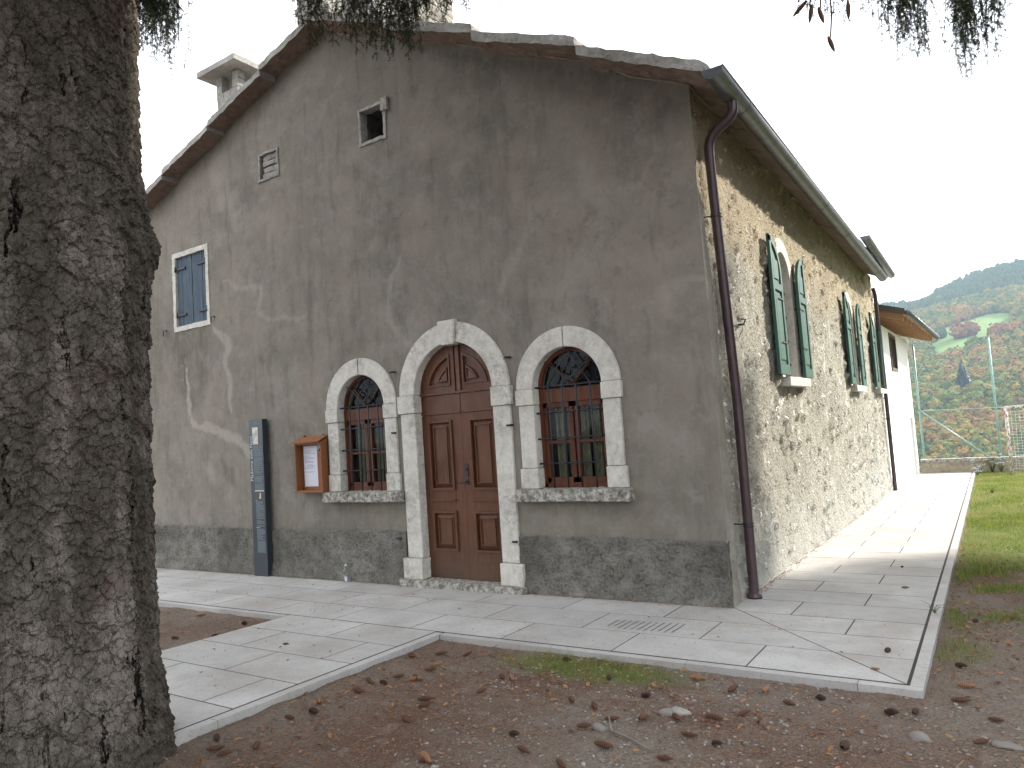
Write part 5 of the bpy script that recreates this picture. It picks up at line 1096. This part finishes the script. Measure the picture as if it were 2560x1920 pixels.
# forked stick
g = G(); q = lambda x, y, h=.012: (x, y, float(gtop(np.array([x]), np.array([y]))[0]) + h + .006)
g.tube([q(.26, -3.26), q(.34, -3.29, .016), q(.43, -3.33), q(.50, -3.37), q(.58, -3.42)], [.0075, .007, .0065, .005, .003], 7); g.tube([q(.26, -3.26), q(.22, -3.20, .03), q(.185, -3.14, .05)], [.007, .006, .004], 7); g.tube([q(.43, -3.33), q(.47, -3.30)], [.004, .002], 5)
tag(g.build('stick', m_simple('grey_twig', (.20, .18, .155), .9), None, fix=False), 'grey forked stick lying among the cones on the yard', 'stick')
# ---------------------------------------------------------------- spruce trees
NEEDLE = m_leafy('spruce_needles', (.010, .026, .008), (.035, .06, .016), (.05, .055, .014), tr=.18, sc=2)
def in_view(P, mg=60):
    d = P - CAM; dep = d @ FW; px = 1280 + 1792 * (d @ RT) / np.maximum(dep, .01); py = 960 - 1792 * (d @ UP) / np.maximum(dep, .01)
    return (dep > 0) & (px > -mg) & (px < 2560 + mg) & (py > -mg) & (py < 3000)
def limb_path(base, ang, L, rise, droop, n=9):
    p = []
    for i in range(n):
        t = i / (n - 1); p.append(Vector((base[0] + math.cos(ang) * L * t, base[1] + math.sin(ang) * L * t, base[2] + rise * L * math.sin(t * 1.6) * .6 - droop * L * t * t)))
    return p
def crown(tree, cx, cy, z0, z1, rmax, seed, dens=1.0):
    rnd = np.random.RandomState(seed); C_ = []; lb = G(); z = z0
    while z < z1:
        t = (z - z0) / (z1 - z0); L0 = rmax * (1 - t) ** .8 + .3; k0 = rnd.uniform(0, 6.28); n = 6
        for k in range(n):
            a = k0 + 6.283 * k / n + rnd.uniform(-.3, .3); L = L0 * rnd.uniform(.75, 1.1); p = limb_path((cx, cy, z + rnd.uniform(-.2, .2)), a, L, .12, .16)
            P = np.array([q[:] for q in p])
            if in_view(P, 30).any(): 
                keep = ~in_view(P, 60); m_ = int(np.argmin(keep)) if not keep.all() else len(P)
                if m_ < 3: continue
                p = p[:m_]; P = P[:m_]
            lb.tube(p, [max(.006, .05 * (1 - i / len(p)) * (1 - .6 * t)) for i in range(len(p))], 5, False)
            m_ = int(L * 84 * dens); s = rnd.rand(m_) ** .8 * (len(P) - 1); i = np.minimum(s.astype(int), len(P) - 2); f = (s - i)[:, None]; b = P[i] * (1 - f) + P[i + 1] * f
            side = np.array([-math.sin(a), math.cos(a), 0]); b = b + side * (rnd.randn(m_, 1) * (.18 + .30 * (s / len(P))[:, None])); b[:, 2] -= rnd.rand(m_) ** 1.5 * (.25 + .45 * (s / len(P)))
            C_.append(b)
        z += .55 + .25 * t
    c = np.concatenate(C_); c = c[~in_view(c, 130)]; c = c[np.hypot(c[:, 0] - CAM[0], c[:, 1] - CAM[1]) > 1.2]; N = len(c)
    d = rnd.randn(N, 3) * .5; d[:, 2] = -abs(d[:, 2]) - .5; d /= np.linalg.norm(d, axis=1)[:, None]; e = np.cross(d, rnd.randn(N, 3)); e /= np.linalg.norm(e, axis=1)[:, None]; L = rnd.uniform(.14, .34, N)[:, None]; w_ = L * .095 + .004
    Q = np.stack([c - e * w_, c + e * w_, c + d * L * .6 + e * w_ * .8, c + d * L, c + d * L * .6 - e * w_ * .8], 1)
    T = np.array([(0, 1, 2), (0, 2, 4), (4, 2, 3)]); F = (T[None] + (np.arange(N) * 5)[:, None, None]).reshape(-1, 3)
    npmesh('foliage', Q.reshape(-1, 3), F, NEEDLE, tree, False, {'tone': np.repeat(rnd.rand(N), 5)}); lb.build('branches', BARKS, tree, fix=False)
BARKS = m_simple('branch_bark', (.10, .075, .06), .9, var=.3, sc=10)
class Needles:
    """hanging twigs clothed in real needles"""
    def __init__(s, seed): s.r = np.random.RandomState(seed); s.P = []; s.D = []; s.st = G()
    def twig(s, p, nd=300, rad=.002):
        P = np.array([q[:] for q in p]); seg = np.linalg.norm(np.diff(P, axis=0), axis=1); L = seg.sum(); n = int(L * nd); u = s.r.rand(n) * (len(P) - 1); i = np.minimum(u.astype(int), len(P) - 2); f = (u - i)[:, None]
        s.P.append(P[i] * (1 - f) + P[i + 1] * f); t = P[i + 1] - P[i]; t /= np.linalg.norm(t, axis=1)[:, None] + 1e-9; s.D.append(t)
        s.st.tube(p, [rad * (1 - .6 * k / len(p)) for k in range(len(p))], 3, False)
    def strand(s, a, L, sub=1.0, sway=.12):
        r = s.r; p = [Vector(a)]; n = max(4, int(L / .05)); d = Vector((r.uniform(-.5, .5), r.uniform(-.5, .5), -.6))
        for i in range(n): d = (d * .75 + Vector((r.uniform(-sway, sway), r.uniform(-sway, sway), -.32))).normalized(); p.append(p[-1] + d * (L / n))
        s.twig(p, 360, .0022)
        for i in range(1, n):
            for _ in range(2):
                if r.rand() < .85 * sub:
                    l = r.uniform(.03, .13) * (1.15 - i / n * .6); b = r.uniform(0, 6.28); e = Vector((math.cos(b), math.sin(b), -.7)).normalized(); s.twig([p[i], p[i] + e * l * .5, p[i] + (e + Vector((0, 0, -.35))).normalized() * l], 420, .0012)
        return p
    def build(s, tree, nm='needle_sprays', ln=.020):
        P = np.concatenate(s.P); D = np.concatenate(s.D); N = len(P); r = s.r; q = r.randn(N, 3); q -= D * (q * D).sum(1)[:, None]; q /= np.linalg.norm(q, axis=1)[:, None]; d = D * .55 + q * .8; L = (ln * r.uniform(.6, 1.15, N))[:, None]; e = np.cross(d, r.randn(N, 3)); e /= np.linalg.norm(e, axis=1)[:, None]
        Q = np.stack([P - e * .0017, P + e * .0017, P + d * L], 1); F = np.arange(N * 3).reshape(-1, 3)
        npmesh(nm, Q.reshape(-1, 3), F, NEEDLE, tree, False, {'tone': np.repeat(r.rand(N), 3)}); s.st.build('hanging_twigs', BARKS, tree, fix=False)
def m_hcone(): return CM[0]
# tree one: the big trunk on the left
T1 = thing('spruce_tree', (-2.55, -5.07, 0), 'huge old spruce whose flaky grey trunk fills the left of the view', 'tree')
AX = (-2.55, -5.07)
zs_ = np.concatenate([np.arange(-.25, 5.6, .0095), np.linspace(5.6, 17, 120)[1:]]); th_ = np.linspace(0, 2 * np.pi, 431)
def trfn(u, v):
    z, a = v, u; r = np.interp(z, [-.25, -.13, .3, .69, 1.2, 1.72, 2.25, 2.89, 3.3, 3.6, 3.88, 4.43, 5.01, 6, 10, 17], [.73, .67, .60, .556, .541, .532, .523, .53, .535, .515, .497, .498, .515, .47, .36, .12])
    da = (a - 1.08 + np.pi) % (2 * np.pi) - np.pi
    r = r + .062 * np.exp(-((z - 3.28) / .17) ** 2 - (da / .30) ** 2) - .05 * np.exp(-((z - 3.12) / .25) ** 2 - ((da + .42) / .10) ** 2)
    r = r + .02 * np.sin(5 * a + z * .5) + .012 * np.sin(9 * a - z * .9 + 1); db = (a + 1.0 + np.pi) % (2 * np.pi) - np.pi
    r = r - .05 * np.exp(-((z - 2.8) / .35) ** 2 - ((db + .15) / .2) ** 2) + .05 * np.exp(-((z - 2.35) / .3) ** 2 - (db / .25) ** 2)
    ca, sa = np.cos(a), np.sin(a); r = r + .03 * (fbm(a * 6 / 6.283 * 2 + 50, z * 1.2 + 9, 3, 40) - .5) * np.minimum(1, np.minimum(a, 2 * np.pi - a) * 2)
    return np.stack([AX[0] + r * ca, AX[1] + r * sa, z], 1)
V, F = grid(th_, zs_, trfn); npmesh('trunk', V, F, BARK, T1, True)
crown(T1, AX[0], AX[1], 5.4, 17, 5.6, 5, 1.5)
N1 = Needles(2); lg = G(); r = N1.r
limb = [Vector(p) for p in ((-2.4, -4.95, 5.35), (-1.9, -4.5, 5.25), (-1.5, -4.1, 5.12), (-1.15, -3.8, 5.02), (-.85, -3.55, 4.98), (-.5, -3.35, 5.02), (-.15, -3.15, 5.1))]
lg.tube(limb, [.03, .025, .02, .016, .012, .009, .005], 7)
for i in range(85):
    t = r.uniform(2.45, 4.35); a = limb[int(t)].lerp(limb[int(t) + 1], t % 1) + Vector((r.uniform(-.10, .10), r.uniform(-.10, .10), r.uniform(-.02, .1))); N1.strand(a, r.uniform(.18, .48), 1.0)
for i in range(50):
    t = r.uniform(4.2, 5.9); a = limb[int(t)].lerp(limb[int(t) + 1], t % 1) + Vector((r.uniform(-.08, .08), r.uniform(-.08, .08), r.uniform(0, .08))); N1.strand(a, r.uniform(.08, .30), .8)
limb = [Vector(p) for p in ((-2.65, -4.7, 5.9), (-2.9, -4.25, 5.9), (-3.15, -3.9, 5.85), (-3.3, -3.6, 5.8), (-3.45, -3.3, 5.8))]; lg.tube(limb[:4], [.03, .022, .014, .005], 7)
for i in range(110):
    t = r.uniform(.8, 2.5); a = limb[int(t)].lerp(limb[int(t) + 1], t % 1) + Vector((r.uniform(-.15, .15), r.uniform(-.15, .15), r.uniform(-.05, .1))); N1.strand(a, r.uniform(.3, .8), 1.0)
N1.build(T1); lg.build('limb', BARKS, T1, fix=False)
# tree two: beyond the right edge of the frame, its limbs hang into the top right corner and shade the yard
T2 = thing('spruce_tree', (6.0, 2.6, -.1), 'spruce whose drooping cone-laden branches hang into the top right corner', 'tree')
g = G(); g.tube([(6.0, 2.6, z) for z in (-.3, 0, .5, 2, 5, 9, 19)], [.55, .45, .38, .34, .28, .18, .04], 24); g.build('trunk', BARKS, T2, fix=False)
crown(T2, 6.0, 2.6, 2.4, 19, 5.4, 8, 2.9)
N2 = Needles(6); lg = G(); r = N2.r
limb = [Vector(p) for p in ((5.9, 2.5, 5.7), (4.6, .5, 5.6), (3.4, -.5, 5.35), (2.8, -1.0, 5.15), (2.4, -1.35, 5.02), (2.0, -1.7, 5.0), (1.65, -2.0, 5.05), (1.35, -2.25, 5.12))]
lg.tube(limb, [.05, .04, .03, .024, .018, .014, .009, .005], 7)
def cluster(n, t0, t1, l0, l1, w, sub=1.0):
    for i in range(n):
        t = r.uniform(t0, t1); a = limb[int(t)].lerp(limb[int(t) + 1], t % 1) + Vector((r.uniform(-w, w), r.uniform(-w, w), r.uniform(-.03, .06))); N2.strand(a, r.uniform(l0, l1), sub)
cluster(22, 5.9, 6.9, .32, .56, .06, .7); cluster(14, 5.3, 6.1, .3, .58, .08, .5); cluster(40, 4.45, 4.95, .35, .78, .07, 1.0); cluster(18, 4.9, 5.4, .25, .5, .1, .8); cluster(44, 3.45, 3.95, .5, .92, .08, 1.0); cluster(16, 3.1, 3.6, .3, .62, .08, .8)
N2.build(T2); lg.build('limb', BARKS, T2, fix=False)
for (x, y, z, rx) in ((1.50, -2.07, 4.66, .9), (1.56, -2.03, 4.62, .2), (1.62, -2.0, 4.60, -.2), (1.78, -1.9, 4.62, .05), (1.66, -1.95, 4.40, -.25)):
    V, F = cone_mesh(.10, .125, .0165); Rm = np.array((Matrix.Rotation(R(90) + rx, 3, 'Y'))); V = V @ Rm.T + np.array([x, y, z]); npmesh('hanging_cone', V, F, CM[0], T2, True)
    g = G(); g.tube([(x, y, z + .05), (x + .02, y, z + .2), (x + .03, y, 5.05)], .006, 5, False); g.build('cone_twig', BARKS, T2, fix=False)

T4 = thing('spruce_tree', (7.3, 9.0, -.2), 'high-stemmed spruce added unseen right of the view to shade the yard', 'tree')  # unseen tree, added so its crown shades the yard and front paving
g = G(); g.tube([(7.3, 9.0, z) for z in (-.4, 0, .5, 2, 5, 9, 17)], [.4, .33, .28, .25, .22, .14, .03], 20); g.build('trunk', BARKS, T4, fix=False)
crown(T4, 7.3, 9.0, 5.5, 17, 2.3, 21, 3.4)
T3 = thing('spruce_tree', (-2.8, -10.4, 0), 'dense low-skirted spruce added behind the viewpoint, outside the view, to darken the big trunk', 'tree')  # unseen tree, added to block sky light from the big trunk's left side
g = G(); g.tube([(-2.8, -10.4, z) for z in (-.3, 0, .5, 2, 5, 9, 15)], [.5, .42, .36, .32, .26, .17, .03], 20); g.build('trunk', BARKS, T3, fix=False)
crown(T3, -2.8, -10.4, .6, 15, 4.3, 15, 1.0)

# ---------------------------------------------------------------- far hillside
def hill(x, y):
    az = np.clip(x / np.maximum(y, 1), -.4, .4); sky_ = .134 + .16 * (az + .03) + .004 * np.sin(x * .021) + .003 * np.sin(x * .05 + 1)
    t = [22.4, 60, 150, 260, 420, 620, 700, 1000]
    el = np.interp(y, t, [-.20, -.30, -.24, -.14, -.005, .0745, .096, 0]); el = np.where(y > 700, .096 + (sky_ - .096) * np.clip((y - 700) / 300, 0, 1), el + .05 * az * np.clip((y - 300) / 300, 0, 1))
    z = 1.87 + y * el; z = np.where(y > 1000, z + (1.87 + 1000 * sky_ - z) - (y - 1000) * .12, z)
    return z + 4 * (fbm(x * .012, y * .012, 4, 60) - .5) * np.clip((y - 200) / 200, 0, 1)
xs_ = gspace(-260, 260, -1300, 1300, 8, 1.1); ysp = np.concatenate([np.linspace(22.4, 200, 30), np.arange(208, 1100, 8), np.linspace(1110, 1700, 20)])
V, F = grid(xs_, ysp, lambda u, v: np.stack([u, v, hill(u, v)], 1))
def meadow(x, y):
    az = x / y; wob = .006 * (fbm(x * .05, y * .05, 3, 71) - .5)
    lo = np.where(az < -.005, 570, 592); hi = np.interp(az, [-.045, -.02, .015, .03, .06], [680, 712, 748, 740, 700])
    return (az > -.047 + wob) & (az < .040 + wob) & (y > lo + wob * 3000) & (y < hi)
s = M('hill_ground'); c = s.mix(s.noise(.05, 5), (.05, .055, .02), (.10, .07, .03)); c = s.mix(s.attr('meadow'), c, s.mix(s.noise(.04, 4), (.10, .17, .05), (.15, .21, .07))); HILLM = s.end(c, .95, spec=.05)
tag(npmesh('hillside', V, F, HILLM, None, True, {'meadow': meadow(V[:, 0], V[:, 1]).astype(float)}), kind='structure')
s = M('autumn_foliage'); n_ = s.noise(.45, 5, .65); tn_ = s.attr('tone'); tn2 = s.attr('shade')
c = s.ramp(tn_, [(0.0, (.035, .075, .028)), (.2, (.065, .115, .025)), (.42, (.125, .155, .03)), (.6, (.24, .20, .045)), (.78, (.30, .17, .045)), (.91, (.25, .105, .045)), (1.0, (.17, .085, .06))])
c = s.mix(s.ramp(n_, [(.35, .55), (.6, 0.0)]), c, (.04, .055, .02)); c = s.mix(s.ma('MULTIPLY', tn2, .24), c, (.30, .27, .12)); AUT = s.end(c, .95, s.bump(s.noise(1.4, 5, .7), .6, 1.0), spec=.05)
DARKC = m_leafy('dark_conifer', (.012, .03, .02), (.02, .045, .028), tr=0, sc=1)
rh = np.random.RandomState(11)
def crowns(x, y, r, hgt, tone, base):
    N = len(x); v, f = base; z = hill(x, y); ctr = np.stack([x, y, z + hgt * .75], 1)
    P = v[None] * (.86 + .10 * rh.randn(N, len(v), 1).clip(-1.6, 1.6)) * np.stack([r, r, hgt], 1)[:, None]
    Q = (P + ctr[:, None]).reshape(-1, 3); F1_ = (f[None] + (np.arange(N) * len(v))[:, None, None]).reshape(-1, 3); t1 = np.repeat(tone, len(v)); s1 = rh.rand(N * len(v)) * .4
    K = 46 if len(v) > 20 else 14
    d = rh.randn(N, K, 3); d[..., 2] = np.abs(d[..., 2]) - .25; d /= np.linalg.norm(d, axis=2)[..., None]; rad = rh.uniform(.78, 1.12, (N, K, 1)); c = ctr[:, None] + d * rad * np.stack([r, r, hgt], 1)[:, None]
    n_ = d + .55 * rh.randn(N, K, 3); a = np.cross(n_, rh.randn(N, K, 3)); a /= np.linalg.norm(a, axis=2)[..., None]; b = np.cross(n_, a); b /= np.linalg.norm(b, axis=2)[..., None]; sz = (r[:, None] * rh.uniform(.13, .27, (N, K)))[..., None]
    L = np.stack([c - a * sz, c - b * sz * .8, c + a * sz, c + b * sz * .8], 2).reshape(-1, 3); M_ = N * K; o = np.arange(M_)[:, None] * 4 + len(Q)
    F2_ = np.concatenate([o + np.array([[0, 1, 2]]), o + np.array([[0, 2, 3]])]); t2 = np.repeat((tone[:, None] + .02 * rh.randn(N, K)).clip(0, 1).ravel(), 4); s2 = np.repeat(rh.rand(M_), 4)
    return np.concatenate([Q, L]), np.concatenate([F1_, F2_]), np.concatenate([t1, t2]), np.concatenate([s1, s2])
def forest(n, a0, a1, y0, y1, base):
    y = np.sqrt(rh.uniform(y0 ** 2, y1 ** 2, n)); x = rh.uniform(a0, a1, n) * y; k = ~meadow(x, y); x, y = x[k], y[k]; N = len(x)
    big = fbm(x * .018, y * .018, 3, 81); tone = np.clip(.45 + (big - .5) * 1.0 + .20 * rh.randn(N) + np.clip((y - 380) / 250, -1, .6) * .15, 0, 1); 
    up = (y > 860); con = up & (big > .36); tone = np.where(con, rh.uniform(0, .12, N), tone); r = rh.uniform(2.2, 4.6, N) * np.where(y < 420, .85, 1.0); h = r * rh.uniform(.85, 1.25, N); h = np.where(con, h * 1.6, h); r = np.where(con, r * .7, r)
    return crowns(x, y, r, h, tone, base)
A = forest(8500, -.105, .075, 235, 1010, I2); B = forest(2600, -.32, -.105, 260, 1010, I1); C = forest(3200, .075, .33, 260, 1010, I1)
V = np.concatenate([A[0], B[0], C[0]]); F = np.concatenate([A[1], B[1] + len(A[0]), C[1] + len(A[0]) + len(B[0])])
tag(npmesh('forest', V, F, AUT, None, False, {'tone': np.concatenate([A[2], B[2], C[2]]), 'shade': np.concatenate([A[3], B[3], C[3]])}), 'mixed autumn forest covering the hazy hillside', 'forest', kind='stuff')
for (az, y, r_, tone, lab) in ((-.0085, 640, 11, .93, 'red brown tree standing in the green hill meadow'), (-.0375, 655, 8, .12, 'rounded green tree at the left end of the meadow'), (-.046, 640, 6.5, .25, 'pale green tree left of the meadow edge'), (.026, 612, 9, .9, 'dull red tree at the right end of the meadow'), (-.030, 725, 11, .42, 'yellow green tree above the left meadow edge'), (-.012, 745, 12, .78, 'russet tree above the middle of the meadow')):
    t = thing('hill_tree', (az * y, y, float(hill(np.array([az * y]), np.array([float(y)]))[0])), lab, 'tree', 'single trees round the hill meadow'); x0 = np.full(7, az * y) + rh.uniform(-.5, .5, 7) * r_; y0 = np.full(7, float(y)) + rh.uniform(-.4, .4, 7) * r_
    Q = crowns(x0, y0, np.full(7, r_ * .55), np.full(7, r_ * .55) * rh.uniform(.8, 1.3, 7), np.full(7, tone), I2); npmesh('crown', Q[0], Q[1], AUT, t, False, {'tone': Q[2], 'shade': Q[3]}); g = G(); g.tube([ORG[t], (ORG[t][0], ORG[t][1], ORG[t][2] + r_ * .5)], r_ * .05, 6); g.build('trunk', BARKS, t, fix=False)
t = thing('dark_conifer', (-.0146 * 455, 455, float(hill(np.array([-6.6]), np.array([455.]))[0])), 'dark pointed conifer alone among the autumn trees', 'tree'); g = G(); o = ORG[t]; Hc = 19.0
for k in range(2600):
    u = 1 - math.sqrt(rh.rand()); a = rh.uniform(0, 6.283); R_ = (4.6 * (1 - u) ** .9 + .15) * (.80 + .28 * math.sin(u * 60 + math.sin(a * 3)) * .5 + .25 * rh.rand()); z = o[2] + 1.5 + Hc * u; c_ = Vector((o[0] + R_ * math.cos(a), o[1] + R_ * math.sin(a), z)); d = Vector((math.cos(a), math.sin(a), -.7)) * (.9 - .5 * u); e = Vector((-math.sin(a), math.cos(a), rh.uniform(-.3, .3))) * (.42 - .2 * u)
    g.add([c_ - d * .4 - e, c_ - d * .4 + e, c_ + d], [(0, 1, 2)])
g.tube([(o[0], o[1], o[2] + 1), (o[0], o[1], o[2] + Hc)], [2.6, .1], 10)
g.build('crown', DARKC, t, fix=False); g = G(); g.tube([o, (o[0], o[1], o[2] + Hc)], [.4, .05], 6); g.build('trunk', BARKS, t, fix=False)

# ---------------------------------------------------------------- air
g = G(); g.box((-1500, -120, -70), (1500, 1900, 260)); hz = g.build('haze', DARKIN, None)
hm = bpy.data.materials.new('haze_air'); hm.use_nodes = True; n3 = hm.node_tree; n3.nodes.clear(); oo = n3.nodes.new('ShaderNodeOutputMaterial'); pvn = n3.nodes.new('ShaderNodeVolumePrincipled')
pvn.inputs['Color'].default_value = (.62, .80, 1.0, 1); pvn.inputs['Density'].default_value = .00027; n3.links.new(pvn.outputs[0], oo.inputs['Volume'])
hz.data.materials.clear(); hz.data.materials.append(hm); tag(hz, 'thin pale haze over the valley', 'haze', kind='stuff')
